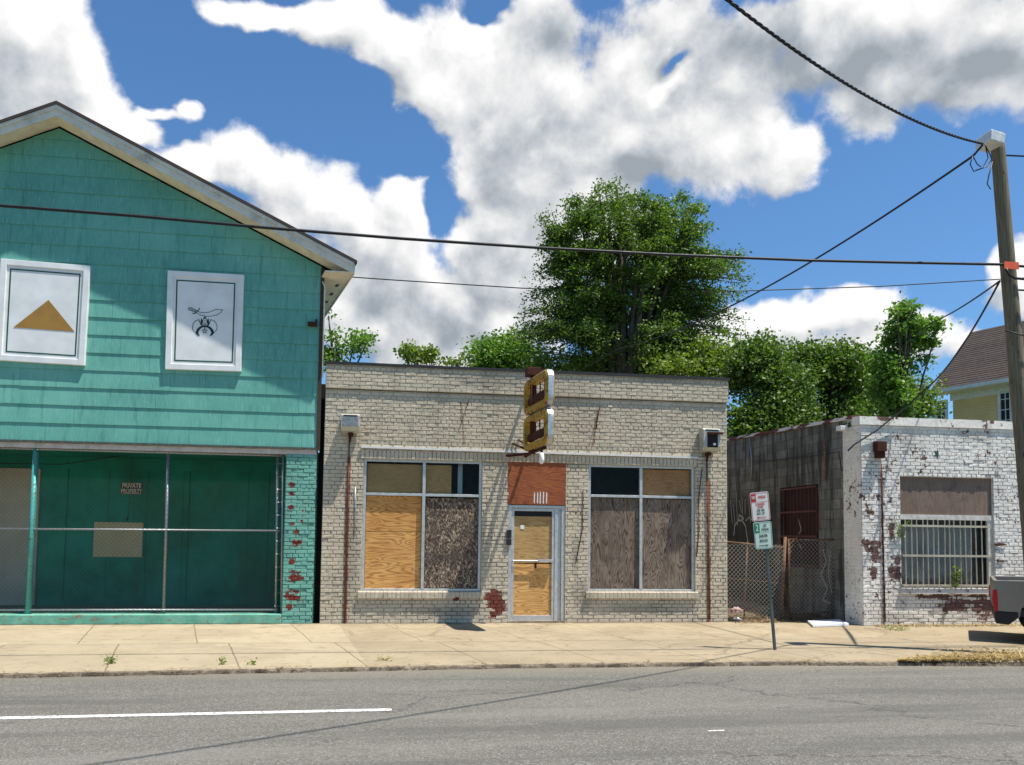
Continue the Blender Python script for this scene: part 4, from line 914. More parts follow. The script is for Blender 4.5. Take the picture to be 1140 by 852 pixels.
pipe(wb, sag(atx(838, 514, WX-.03), atx(934, 503, WX-.03), .03, 10)+[atx(937, 525, WX-.03)], .009, M_CABLE, 'loose_cable')
mb = MB(); q = atx(938, 477, WX-.12); mb.box(q.x-.10, q.x+.06, q.y-.09, q.y+.07, q.z-.05, q.z+.04); mb.tube([q, atx(944, 472, WX)], .02, 6); mb.build('alley_floodlight', M_LEDGE, wb, bevel=.01)
# graffiti strokes
mb = MB()
def gst(pts, w=.022):
    P_ = [atx(px, py, WX+.005) for px, py in pts]
    for i in range(len(P_)-1):
        a, b = P_[i], P_[i+1]; d = (b-a).normalized(); n_ = Vector((1, 0, 0)).cross(d).normalized()*w; mb.add([a-n_-d*w*.4, b-n_+d*w*.4, b+n_+d*w*.4, a+n_-d*w*.4], [(0, 1, 2, 3)])
gst([(817, 596), (818, 585), (822, 580), (826, 579), (830, 586), (832, 600), (833, 606)]); gst([(822, 580), (823, 573), (828, 578)])
gst([(830, 580), (834, 576), (838, 580)], .015)
for k in range(7): gst([(813+k*3.3, 555+rs.uniform(-8, 8)), (814+k*3.3+rs.uniform(-1, 2), 572+rs.uniform(-3, 14))], .012)
mb.build('graffiti', flat('faded white spray paint', (.42, .43, .43), .8, var=.5, sc=30), wb, recalc=False); mb = MB()
gst([(916, 612), (920, 625), (914, 640), (921, 655), (916, 668), (924, 672)], .016); gst([(924, 618), (922, 640), (926, 660)], .012); mb.build('graffiti', flat('faded white spray paint', (.42, .43, .43), .8, var=.5, sc=30), wb, recalc=False); mb = MB(); gst([(888, 575), (892, 590), (886, 600), (893, 612)], .013)
mb.build('graffiti', flat('faded white spray paint', (.42, .43, .43), .8, var=.5, sc=30), wb, recalc=False)
# front window
a, b, c, d = HW; zc0 = at(1050, 573, WY).z; zg = at(1050, 579, WY).z
board(wb, 'upper_panel', a, b, zc0, d, WY+.045, M_STUCCO, 'brown weathered panel filling the top of the window opening', t=.03)
mb = MB(); mb.box(a, b, WY+.02, WY+.08, zg, zc0-.004).box(b-.10, b, WY+.03, WY+.09, c, zg-.001).box(a, a+.03, WY+.05, WY+.1, c, zg-.001); fo = mb.build('window', flat('window trim off white', (.60, .57, .50), .7, var=.35, sc=12), wb)
mb = MB(); mb.box(a+.03, b-.10, WY+.16, WY+.165, c, zg); mb.build('glass_pane', M_GLASS, fo)
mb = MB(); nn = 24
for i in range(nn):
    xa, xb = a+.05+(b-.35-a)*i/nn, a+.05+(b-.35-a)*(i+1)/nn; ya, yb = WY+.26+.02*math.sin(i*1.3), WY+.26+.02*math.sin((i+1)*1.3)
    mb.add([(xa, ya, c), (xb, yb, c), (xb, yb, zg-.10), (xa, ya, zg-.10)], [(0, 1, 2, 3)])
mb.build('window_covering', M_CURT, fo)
mb = MB(); mb.box(a-.02, b+.02, WY+.32, WY+.34, c-.1, d).box(a, b, WY+.141, WY+.33, zg+.001, zg+.02).box(a-.02, a-.001, WY+.141, WY+.33, c, d).box(b+.001, b+.02, WY+.141, WY+.33, c, d).box(a, b, WY+.141, WY+.33, c-.02, c-.001); mb.build('window_recess', M_INT, fo)
mb = MB(); nb = 15; x0_, x1_ = at(1009, 620, WY-.06).x, at(1099, 620, WY-.06).x
zt3, zb3 = at(1050, 579, WY-.06).z, at(1050, 657, WY-.06).z
for k in range(nb+1): x = x0_+(x1_-x0_)*k/nb+random.gauss(0, .006); mb.tube([(x, WY-.06, zb3+random.uniform(-.02, .02)), (x+random.gauss(0, .008), WY-.06, zt3)], .011, 6)
for yy in (586, 619, 652): zz = at(1050, yy, WY-.06).z; mb.box(x0_-.08, x1_+.08, WY-.082, WY-.07, zz-.02, zz+.02); mb.box(x0_-.08, x0_-.05, WY-.07, WY+.0, zz-.02, zz+.02).box(x1_+.05, x1_+.08, WY-.07, WY+.0, zz-.02, zz+.02)
mb.build('bar_grille', M_OFFBAR, fo)
mb = MB(); mb.box(a-.05, b+.02, WY-.06, WY+.03, c-.10, c-.002); mb.build('sill', m_paint_brick('peeling sill', (.72, .70, .66), (.4, .38, .34), [], .42, peel_dark=(.14, .05, .035)), fo)
mb = MB(); q = at(980, 497, WY-.1); mb.box(q.x-.10, q.x+.10, WY-.16, WY-.02, q.z-.10, q.z+.09).box(q.x-.07, q.x+.09, WY-.12, WY-.01, q.z-.22, q.z-.101); mb.build('rusted_lamp_box', M_RUST, wb, bevel=.01)
pipe(wb, [at(981, 517, WY-.03), at(983, 600, WY-.03), at(985.5, 692, WY-.03)], .012, M_RUST, 'rusty_conduit')
mb = MB(); q = at(1042, 506, WY); mb.add([(q.x+dx, WY-.0115, q.z+dz) for dx, dz in [(-.07, -.06), (-.02, .0), (-.05, .07), (.01, .06), (.03, .11), (.05, .0), (.04, -.09), (.0, -.02)]], [(0, 1, 6, 7), (1, 2, 3, 5), (3, 4, 5), (5, 6, 1)]); mb.build('green_paint_mark', flat('dark green paint mark', (.03, .10, .07), .7), wb, recalc=False)
mb = MB(); q = at(1113, 606, WY); mb.tube([(q.x-.12, WY-.02, q.z), (q.x+.12, WY-.03, q.z-.01)], .012, 6); mb.build('iron_stub', M_RUST, wb); mb = MB(); mb.tube([(q.x-.06, WY-.02, q.z-.33), (q.x-.06, WY-.02, q.z-.28)], .012, 6).tube([(q.x-.06, WY-.02, q.z-.33), (q.x+.06, WY-.02, q.z-.33)], .012, 6); mb.build('iron_stub', M_RUST, wb)

# ================================================================== ALLEY FENCE AND BITS
af = thing('alley_fence', 'low rusty chain-link fence between the cream storefront and the leaning gate', 'fence', (7.0, .25, 0))
AY = .25
def fence_panel(parent, cs, posts, rails, rmat=M_RUSTRAIL):
    pa, pb, ztop_, zbot = cs
    mb = MB(); chain(mb, lambda u, v, w: (u, AY-w, v), pa, pb, zbot, ztop_, p=.062, r=.0034); mb.build('wire_mesh', flat('weathered grey fence wire', (.30, .29, .25), .6, .2, var=.3, sc=30), parent, recalc=False)
    for (a, b, r_) in posts: mb = MB(); mb.tube([b, a], r_, 10); mb.build('post', rmat, parent, smooth=True)
    for (a, b, r_) in rails: mb = MB(); mb.tube([a, b], r_, 8); mb.build('rail', rmat, parent, smooth=True)
e = Vector((0, .03, 0))
fence_panel(af, (6.22, at(872, 640, AY).x, at(840, 606, AY).z, .06), [(at(833, 604, AY)+e, at(829, 690, AY)+e, .018), (at(875, 598, AY)+e, at(870.5, 693, AY)+e, .03)],
            [(Vector((6.2, AY+.02, at(811, 603, AY).z)), at(873, 610, AY)+e*.6, .02), (Vector((6.2, AY+.02, at(811, 643, AY).z)), at(873, 650, AY)+e*.6, .012)])
ag = thing('alley_gate', 'rusty chain-link gate beside the block wall of the white building', 'gate', (8.1, .25, 0))
gx0, gx1 = at(879, 640, AY).x, at(944, 640, AY).x
fence_panel(ag, (gx0+.01, gx1, at(905, 602, AY).z, at(905, 683, AY).z), [(at(879, 600, AY)+e, at(881, 690, AY)+e, .024), (at(944, 601, AY)+e, at(945, 684, AY)+e, .018)],
            [(at(879, 601, AY)+e*.6, at(944, 601, AY)+e*.6, .02), (at(881, 684, AY)+e*.6, at(945, 680, AY)+e*.6, .02), (at(881, 642, AY)+e*.6, at(912, 641, AY)+e*.6, .014)], M_RUSTRAIL)
# flat white board
q = [g(899, 692.5, .02), g(934, 691.5, .02), g(945, 696, .02), g(905, 697.5, .02)]
mb = MB(); mb.hexa([v+Vector((0, 0, .03)) for v in q], [v-Vector((0, 0, .012)) for v in q]); tag(mb.build('foam_board', M_FOAM), 'flat white foam board lying on the sidewalk below the alley gate', 'board')
# crumpled rag
import bmesh
def lump(name, c, r, m, label, cat, seed, flatn=.5):
    bm = bmesh.new(); bmesh.ops.create_icosphere(bm, subdivisions=4, radius=1)
    for v in bm.verts:
        n_ = mnoise.fractal(v.co*2.2+Vector((seed, 0, 0)), 1, 2, 4)*.45; k = 1+n_; v.co = Vector((v.co.x*r*k, v.co.y*r*.7*k, max(-.1, v.co.z)*r*flatn*2*k))+Vector(c)
    me = bpy.data.meshes.new(name); bm.to_mesh(me); bm.free(); me.materials.append(m); o = bpy.data.objects.new(name, me); COL.objects.link(o)
    for p in me.polygons: p.use_smooth = True
    return tag(o, label, cat)
lump('crumpled_rag', at(820, 681, .1), .12, M_CLOTH, 'crumpled pinkish rag lying at the foot of the alley fence', 'rag', 3, .32)
lump('paper_litter', g(821, 690, .02), .07, M_FOAM, 'small white scrap of paper litter by the storefront corner', 'litter', 8, .25)

# ================================================================== PARKING SIGN
sp = g(863, 723.5); YS = sp.y; st_ = at(847.5, 546, YS)
pk = thing('parking_sign_post', 'leaning steel post with a red and a green parking sign at the kerb', 'sign', tuple(sp))
mb = MB(); d_ = (st_-sp)
w_ = .026
prof = [(-w_, 0), (-w_*.55, -.022), (w_*.55, -.022), (w_, 0), (w_*.8, .0), (w_*.45, -.016), (-w_*.45, -.016), (-w_*.8, 0)]
lo = [sp+Vector((x, y, -.05)) for x, y in prof]; hi = [sp+d_*1.0+Vector((x, y, 0)) for x, y in prof]; n_ = 8
mb.add(lo+hi, [(i, (i+1) % n_, n_+(i+1) % n_, n_+i) for i in range(n_)]+[(0, 1, 6, 7), (1, 2, 5, 6), (2, 3, 4, 5), (8, 9, 14, 15), (9, 10, 13, 14), (10, 11, 12, 13)])
mb.build('post', M_STEEL, pk)
def plate(cs, mface, nm, lb, draw):
    c = [at(px, py, YS-.04) for px, py in cs]
    def P(u, v, w=0): p = (c[3]*(1-u)+c[2]*u)*(1-v)+(c[0]*(1-u)+c[1]*u)*v; return Vector((p.x, YS-.04-w, p.z))
    mb = MB(); o_ = rrect(1, 1, .09, 4); pts = [P(.5+x, .5+y) for x, y in o_]; mb.poly(pts, (0, .003, 0)); pl = mb.build('sign_plate', mface, pk, lb)
    draw(P, pl)
def T(P, pl, jobs, m, nm='lettering'):
    mb = MB()
    for (txt, cx, cy, h, wd) in jobs:
        text_mesh(mb, txt, h, lambda x, y: P(cx+x*1.5, cy+y, .0035), sx=wd, off=.004)
    mb.build(nm, m, pl, recalc=False)
def bord(P, pl, m):
    mb = MB(); a = rrect(.95, .95, .07, 4); b = rrect(.90, .92, .055, 4); n_ = len(a)
    for i in range(n_): mb.add([P(.5+a[i][0], .5+a[i][1], .002), P(.5+a[(i+1) % n_][0], .5+a[(i+1) % n_][1], .002), P(.5+b[(i+1) % n_][0], .5+b[(i+1) % n_][1], .002), P(.5+b[i][0], .5+b[i][1], .002)], [(0, 1, 2, 3)])
    mb.build('border', m, pl, recalc=False)
def arrow(P, pl, m, cy, dirn):
    mb = MB(); a = .5-dirn*.28; b = .5+dirn*.28
    mb.add([P(a, cy-.014, .0035), P(b-dirn*.1, cy-.014, .0035), P(b-dirn*.1, cy+.014, .0035), P(a, cy+.014, .0035)], [(0, 1, 2, 3)]); mb.add([P(b, cy, .0036), P(b-dirn*.16, cy+.035, .0036), P(b-dirn*.16, cy-.035, .0036)], [(0, 1, 2)])
    mb.build('arrow', m, pl, recalc=False)
def d1(P, pl):
    bord(P, pl, M_SIGNRED); mb = MB(); mb.add([P(.05, .68, .0025), P(.31, .68, .0025), P(.31, .95, .0025), P(.05, .95, .0025)], [(0, 1, 2, 3)]).add([P(.05, .655, .0025), P(.95, .655, .0025), P(.95, .667, .0025), P(.05, .667, .0025)], [(0, 1, 2, 3)]); mb.build('red_block', M_SIGNRED, pl, recalc=False)
    T(P, pl, [('NO', .18, .82, .15, .55)], M_SIGNW); T(P, pl, [('PARKING', .63, .82, .13, .50), ('LOADING', .5, .58, .115, .62), ('ZONE', .5, .475, .115, .62)], M_SIGNRED)
    T(P, pl, [('7AM - 5PM', .5, .36, .105, .56), ('MON - SAT', .5, .25, .105, .56)], M_SIGNBK); arrow(P, pl, M_SIGNRED, .12, -1)
def d2(P, pl):
    bord(P, pl, M_SIGNGRN); mb = MB(); mb.add([P(.05, .62, .0025), P(.33, .62, .0025), P(.33, .95, .0025), P(.05, .95, .0025)], [(0, 1, 2, 3)]).add([P(.05, .60, .0025), P(.95, .60, .0025), P(.95, .611, .0025), P(.05, .611, .0025)], [(0, 1, 2, 3)]); mb.build('green_block', M_SIGNGRN, pl, recalc=False)
    T(P, pl, [('2', .19, .78, .33, .6)], M_SIGNW); T(P, pl, [('HR', .62, .85, .14, .6), ('PARKING', .63, .71, .13, .50), ('8AM-5PM', .5, .48, .15, .5), ('MON-FRI', .5, .30, .15, .5)], M_SIGNBK); arrow(P, pl, M_SIGNBK, .13, 1)
plate([(834.5, 549), (855.3, 547), (858, 579), (837.6, 581)], M_SIGNW, 'a', 'upper white plate with red no-parking lettering', d1)
plate([(838.3, 582), (858.6, 580.3), (860.6, 610.5), (841.2, 612)], M_SIGNG, 'b', 'lower pale green plate with two-hour parking lettering', d2)

# ================================================================== UTILITY POLE AND WIRES
PB = Vector((9.05, -4.2, 0)); PT = at(1109.5, 150, -4.2)
up = thing('utility_pole', 'leaning weathered timber utility pole with a pale box at its top', 'utility pole', tuple(PB))
mb = MB(); nz_ = 30; mb.tube([PB.lerp(PT, k/nz_)+Vector((.012*mnoise.noise(Vector((k*.3, 0, 0))), 0, 0)) for k in range(nz_+1)], [.122-.03*k/nz_ for k in range(nz_+1)], 16); mb.build('timber_pole', M_POLE, up, smooth=True)
mb = MB(); bt_ = at(1103, 154, -4.30); mb.hexa([bt_+Vector(v)*.78 for v in [(-.12, -.14, -.1), (.16, -.14, -.16), (.2, -.14, .03), (-.1, -.14, .1)]], [bt_+Vector(v)*.78 for v in [(-.12, .26, -.1), (.16, .26, -.16), (.2, .26, .03), (-.1, .26, .1)]]); mb.build('transformer_box', flat('pale grey metal box', (.68, .68, .68), .5, .1, var=.25, sc=15), up, bevel=.012)
ptag = at(1124.5, 296, -4.36); mb = MB(); mb.box(ptag.x-.11, ptag.x+.12, -4.385, -4.375, ptag.z-.055, ptag.z+.05); mb.build('orange_tag', M_ORANGE, up)
mb = MB(); lp = lambda l: [at(px, py, -4.36) for px, py in l]
for l in ([(1096, 160), (1102, 172), (1104, 178), (1098, 186), (1084, 191), (1080, 183), (1083, 174)], [(1097, 162), (1100, 176), (1094, 187), (1086, 190)], [(1083, 174), (1088, 183), (1092, 186)], [(1105, 180), (1101, 195), (1099, 205), (1103, 211)]): mb.tube(lp(l), .008, 6)
mb.build('cable_loops', M_CABLE, up, smooth=True)
def wire(name, pts, r, label, n=6): mb = MB(); mb.tube(pts, r, n); return tag(mb.build(name, M_CABLE, smooth=True), label, 'wire')
Yw = -4.36
l1 = [at(px, py, Yw) for px, py in [(-60, 224), (0, 229), (150, 240.5), (300, 254), (450, 266), (600, 276), (750, 284), (900, 290), (1000, 292.3), (1113, 294.5)]]
k0 = (l1[1]-l1[2]); l1 = [l1[0]+(l1[0]-l1[1])*8]+l1+[at(1130, 296, Yw), at(1200, 303, Yw)+Vector((4, 0, 0))]
wire('trunk_cable', l1, .019, 'thick black cable running level along the whole street, tagged orange at the pole')
mb = MB()
for k in range(120):
    i = random.uniform(1, len(l1)-3); a = l1[int(i)].lerp(l1[int(i)+1], i % 1); mb.box(a.x-.02, a.x+.02, a.y-.03, a.y-.02, a.z+.012, a.z+.02)
# twisted service cable from pole top out over the street
T0 = at(1094, 160, -4.36); wd = Vector((-.85, -.527, 0)).normalized(); rr_ = ray(810, 0)
A2 = np.array([[wd.x, -rr_.x], [wd.y, -rr_.y]]); s_, t__ = np.linalg.solve(A2, [CAM.x-T0.x, CAM.y-T0.y]); Pm = CAM+rr_*t__
print('twisted: s', s_, 'pt', Pm, 'pole top', PT, T0)
hx = lambda s: T0.z+(Pm.z-T0.z)*(s/s_)-.0*s
def cv(s):
    z = T0.z+(Pm.z-T0.z)*(s/s_)+.022*(s-s_)*s; return T0+wd*s+Vector((0, 0, z-T0.z))
tw = thing('twisted_service_cable', 'twisted black cable dropping to the pole top from high above the street', 'wire', tuple(T0))
L = 17.0
for k in range(3):
    pts = []; n_ = 420
    for i in range(n_+1):
        s = L*i/n_; c = cv(s); an = s/.30*2*math.pi+k*2.09; side = Vector((wd.y, -wd.x, 0)); pts.append(c+side*math.cos(an)*.0115+Vector((0, 0, 1))*math.sin(an)*.0095)
    mb = MB(); mb.tube(pts, .0085, 5); mb.build('strand', M_CABLE, tw, smooth=True)
e2 = at(690, 388, 9.0); pA = at(1083, 174, -4.36); 
wire('service_drop', sag(T0+Vector((0, 0, -.02)), pA, 0, 2)+sag(pA, e2, .42, 30)[1:]+[at(640, 416, 12)], .017, 'sagging black service drop running from the pole top down behind the big tree')
wire('thin_line', [at(px, py, 24) for px, py in [(200, 297), (383, 308), (440, 312), (582, 321), (700, 325), (828, 324), (980, 319), (1113, 311), (1200, 306)]], .028, 'thin grey line crossing the sky behind the big tree')
PW = at(1113, 313, -4.2)
wire('guy_wire', sag(PW, at(1038, 359, 3.0), .05)+[at(1000, 384, 5.0)], .014, 'thin wire slanting from the pole into the sapling crown')
wire('drop_wire', sag(PW, at(1040, 425, -1.2), .12)+[at(1004, 457, WY-.1), at(975, 480, WY-.06), at(951, 495, WY-.04), at(944, 502, WY-.04)], .016, 'thin wire falling from the pole to the top corner of the white brick building')
wire('side_wire', [at(1117, 173, -4.2), at(1160, 173, -4.2)+Vector((3, 0, .1))], .012, 'thin wire leaving the right side of the pole near its top')
wire('side_loop', [at(1120, 299, -4.4), at(1123, 306, -4.4), at(1130, 310, -4.4), at(1142, 311, -4.4), at(1160, 308, -4.4)+Vector((2, 0, 0))], .018, 'short drooping cable loop just below the orange tag')
wire('middle_wire', [at(1122, 322.5, -4.2), at(1165, 321, -4.2)+Vector((3, 0, 0))], .013, 'thin wire leaving the pole below the drooping loop')
wire('pole_band_wire', [at(1119, 368, -4.38), at(1140, 374, -4.38), at(1160, 378, -4.3)+Vector((2, 0, 0))], .010, 'lowest thin wire on the pole beside the dark house roof')

# ================================================================== PICKUP TRUCK
TX, TY = at(1106, 660, -2.95).x, -2.95
tr = thing('pickup_truck', 'grey brown pickup truck with a red tail lamp parked beside the white brick building', 'truck', (TX+2.5, TY+.85, 0))
zR = .985; zL = .44; TW = 1.72
yA, yB = TY, TY+TW
def prism_xz(mb, prof, y0, y1): mb.poly([(x, y0, z) for x, z in prof], (0, y1-y0, 0))
def arch(cx, r, n=8): return [(cx-r*math.cos(math.pi*k/n), zL-.04+r*math.sin(math.pi*k/n)) for k in range(n+1)]
rc, fcx = TX+.74, TX+4.05
prof = [(TX+.03, zL+.06), (TX, zR-.1), (TX+.02, zR), (TX+2.0, zR+.035), (TX+2.02, zR+.05), (TX+3.75, zR+.03), (TX+4.75, zR-.08), (TX+4.95, zR-.25), (TX+4.98, zL)]+[(x, z) for x, z in reversed(arch(fcx, .4))]+[(x, z) for x, z in reversed(arch(rc, .4))]+[(TX+.15, zL+.05)]
mb = MB(); prism_xz(mb, prof, yA, yA+.06); prism_xz(mb, prof, yB-.06, yB); mb.box(TX, TX+.06, yA+.06, yB-.06, zL+.1, zR).box(TX+.06, TX+4.9, yA+.062, yB-.062, zL+.12, zL+.18).box(TX+3.6, TX+4.85, yA+.062, yB-.062, zL+.19, zR-.09).box(TX+1.95, TX+2.01, yA+.062, yB-.062, zL+.19, zR+.03)
body = mb.build('body', M_TRUCK, tr, bevel=.02)
mb = MB(); prism_xz(mb, [(TX+2.05, zR+.04), (TX+2.2, zR+.55), (TX+3.2, zR+.57), (TX+3.85, zR+.03)], yA+.1, yB-.1); cabo = mb.build('cab', M_TRUCK, tr, bevel=.05)
mb = MB(); prism_xz(mb, [(TX+2.3, zR+.09), (TX+2.4, zR+.45), (TX+3.12, zR+.47), (TX+3.6, zR+.09)], yA+.094, yB-.094); mb.build('side_window', flat('dark car glass', (.03, .035, .04), .1, var=.05), cabo)
mb = MB(); prism_xz(mb, [(TX-.012, zR-.16), (TX-.02, zR-.3), (TX+.01, zR-.50), (TX+.055, zR-.50), (TX+.06, zR-.3), (TX+.05, zR-.14)], yA-.008, yA+.12); mb.build('tail_lamp', M_TAIL, tr, bevel=.008)
mb = MB(); prism_xz(mb, [(TX-.012, zR-.16), (TX-.02, zR-.3), (TX+.01, zR-.50), (TX+.055, zR-.50), (TX+.06, zR-.3), (TX+.05, zR-.14)], yB-.12, yB+.008); mb.build('tail_lamp', M_TAIL, tr, bevel=.008)
mb = MB(); prism_xz(mb, [(TX+.0, zL+.02), (TX+.02, zL-.14), (TX+.20, zL-.15), (TX+.33, zL-.03), (TX+.33, zL+.06), (TX+.05, zL+.06)], yA-.01, yB+.01); mb.build('bumper', M_PLASTIC, tr, bevel=.02)
mb = MB(); prism_xz(mb, [(TX+.06, zL+.085), (TX+.07, zL-.02), (TX+4.7, zL-.02), (TX+4.7, zL+.085)], yA+.03, yB-.03); mb.build('underbody', M_PLASTIC, tr)
for cx in (rc, fcx):
    for y0, y1 in ((yA+.03, yA+.25), (yB-.25, yB-.03)):
        bm_ = MB(); R_ = .34
        ys = [y0, y0+.03, y1-.03, y1]; rs_ = [R_-.03, R_, R_, R_-.03]
        bm_.tube([(cx, y_, R_) for y_ in ys], rs_, 28); w = bm_.build('wheel', M_TYRE, tr, smooth=False)
        mb = MB(); yy = y0-.004 if y0 < (yA+yB)/2 else y1+.004; mb.tube([(cx, yy, R_), (cx, yy+(.05 if y0 < (yA+yB)/2 else -.05), R_)], .21, 20); mb.build('rim', M_GALV, w)

piv = Vector((TX, TY, 0)); ang = rad(-38); tr.location = piv+Matrix.Rotation(ang, 3, 'Z') @ (Vector(tr.location)-piv); tr.rotation_euler.z = ang

# ================================================================== YELLOW HOUSE
hs_ = thing('yellow_house', 'pale yellow clapboard house with a dark shingle roof behind the white brick building', 'house', (25, 11, 0))
E0 = Vector((22.37, 16, 0)); E1 = E0+Vector((.36, -.93, 0)); dv = (E1-E0).normalized(); nv = Vector((-dv.y, dv.x, 0))   # nv to the house inside?
if nv.x < 0: nv = -nv
RZ = at(1082, 372, 17.2).z; HL = 13.0; ZE = 7.97; HWD = 6.0
B = lambda s, w, z: E0+dv*s+nv*w+Vector((0, 0, z))
mb = MB()
for k in range(0, int((ZE-.4)/.13)+1):
    z0 = k*.13; z1 = min(z0+.13, ZE-.42)
    if z1 <= z0: break
    mb.add([B(.6, .6-.012, z0), B(HL, .6-.012, z0), B(HL, .6+.006, z1), B(.6, .6+.006, z1), B(HL, .62, z0), B(.6, .62, z0)], [(0, 1, 2, 3), (0, 1, 4, 5)])
zc1, zc2 = 0, ZE-.4
for s_ in (.6, HL): mb.add([B(s_, .6, 0), B(s_, HWD-.6, 0), B(s_, HWD-.6, zc2), B(s_, HWD/2, RZ-.15), B(s_, .6, zc2)], [(0, 1, 2, 3, 4)])
mb.add([B(.6, HWD-.6, 0), B(HL, HWD-.6, 0), B(HL, HWD-.6, zc2), B(.6, HWD-.6, zc2)], [(0, 1, 2, 3)])
mb.build('clapboard_wall', M_CLAP, hs_, recalc=False)
RZ_ = at(1082, 372, 17.2).z; 
rp = at(1082, 371, E0.y-.4)
mb = MB()
hipd = .02
rows = 26
for side in (0, 1):
    for k in range(rows):
        t0, t1 = k/rows, (k+1)/rows
        W0, W1 = (HWD/2*t0, HWD/2*t1) if side == 0 else (HWD-HWD/2*t0, HWD-HWD/2*t1)
        Z0, Z1 = ZE+(RZ-ZE)*t0, ZE+(RZ-ZE)*t1
        mb.hexa([B(hipd*t0, W0, Z0+.05), B(HL+.4, W0, Z0+.05), B(HL+.4, W1, Z1+.03), B(hipd*t1, W1, Z1+.03)], [B(hipd*t0, W0, Z0-.03), B(HL+.4, W0, Z0-.03), B(HL+.4, W1, Z1-.03), B(hipd*t1, W1, Z1-.03)])
mb.add([B(0, 0, ZE+.02), B(0, HWD, ZE+.02), B(hipd, HWD/2, RZ+.02)], [(0, 1, 2)])
mb.build('roof', M_SHINGLE, hs_)
mb = MB(); mb.hexa([B(-.0, -.03, ZE-.12), B(HL+.4, -.03, ZE-.12), B(HL+.4, -.03, ZE+.03), B(-.0, -.03, ZE+.03)], [B(0, .0, ZE-.12), B(HL+.4, .0, ZE-.12), B(HL+.4, .0, ZE+.03), B(0, .0, ZE+.03)])
mb.hexa([B(0, 0, ZE-.12), B(HL, 0, ZE-.12), B(HL, .62, ZE-.12), B(0, .62, ZE-.12)], [B(0, 0, ZE-.14), B(HL, 0, ZE-.14), B(HL, .62, ZE-.14), B(0, .62, ZE-.14)]); mb.hexa([B(.5, .57, ZE-.45), B(HL, .57, ZE-.45), B(HL, .57, ZE-.141), B(.5, .57, ZE-.141)], [B(.5, .61, ZE-.45), B(HL, .61, ZE-.45), B(HL, .61, ZE-.141), B(.5, .61, ZE-.141)]); mb.build('eave_trim', M_TRIM, hs_)
def solve_s(px, py):   # intersection of pixel ray with the house wall plane w=.6
    n_ = nv; P0 = B(0, .57, 0); d_ = ray(px, py); t_ = (P0-CAM).dot(n_)/d_.dot(n_); p = CAM+d_*t_; return (p-E0).dot(dv), p.z
for (px, y0p, y1p, wpx) in ((1048, 447, 475, 7), (1119, 434, 475, 8)):
    s0, zt_w = solve_s(px-wpx, y0p); s1, _ = solve_s(px+wpx, y0p); _, zb_w = solve_s(px, y1p)
    if s1 < s0: s0, s1 = s1, s0
    zb_w = zt_w-1.7
    mb = MB(); fwt = .1
    def hb(sa, sb, za_, zb2, w0, w1): mb.hexa([B(sa, w0, za_), B(sb, w0, za_), B(sb, w0, zb2), B(sa, w0, zb2)], [B(sa, w1, za_), B(sb, w1, za_), B(sb, w1, zb2), B(sa, w1, zb2)])
    hb(s0, s0+fwt, zb_w, zt_w, .52, .59); hb(s1-fwt, s1, zb_w, zt_w, .52, .59); hb(s0+fwt, s1-fwt, zt_w-fwt, zt_w, .52, .59); hb(s0+fwt, s1-fwt, zb_w, zb_w+fwt, .52, .59)
    sm = (s0+s1)/2; hb(sm-.015, sm+.015, zb_w+fwt, zt_w-fwt, .555, .57)
    for k in range(1, 4): zz = zb_w+(zt_w-zb_w)*k/4; hb(s0+fwt, s1-fwt, zz-.015, zz+.015, .557, .572)
    wi = mb.build('window', M_TRIM, hs_)
    mb = MB(); hb(s0+fwt, s1-fwt, zb_w+fwt, zt_w-fwt, .575, .58); mb.build('pane', flat('dark car glass', (.03, .035, .04), .1), wi)

# ================================================================== TREES
def leaf_mesh(name, centers, sizes, m, parent, seed=0, droop=.35):
    r = np.random.default_rng(seed); n = len(centers)
    a = r.normal(size=(n, 3)); a[:, 2] = a[:, 2]*.6-droop; a /= np.linalg.norm(a, axis=1)[:, None]
    b = r.normal(size=(n, 3)); b -= a*(a*b).sum(1)[:, None]; b /= np.linalg.norm(b, axis=1)[:, None]
    s = np.asarray(sizes)[:, None]; c = np.asarray(centers); nn = np.cross(a, b)
    v = np.stack([c-a*s*.5, c+b*s*.30-a*s*.05+nn*s*.06, c+a*s*.55, c-b*s*.30-a*s*.05+nn*s*.06], 1).reshape(-1, 3)-np.array(parent['_b'])
    me = bpy.data.meshes.new(name); me.vertices.add(4*n); me.vertices.foreach_set('co', v.astype(np.float32).ravel())
    me.loops.add(4*n); me.loops.foreach_set('vertex_index', np.arange(4*n, dtype=np.int32)); me.polygons.add(n)
    me.polygons.foreach_set('loop_start', np.arange(0, 4*n, 4, dtype=np.int32)); me.polygons.foreach_set('loop_total', np.full(n, 4, dtype=np.int32)); me.update(); me.validate()
    me.materials.append(m); o = bpy.data.objects.new(name, me); COL.objects.link(o); o.parent = parent; o['_b'] = parent['_b']; return o
def bez(a, b, bend, n=8):
    a, b = Vector(a), Vector(b); m = a.lerp(b, .45)+bend; return [a*(1-t)**2+m*2*t*(1-t)+b*t*t for t in [i/n for i in range(n+1)]]
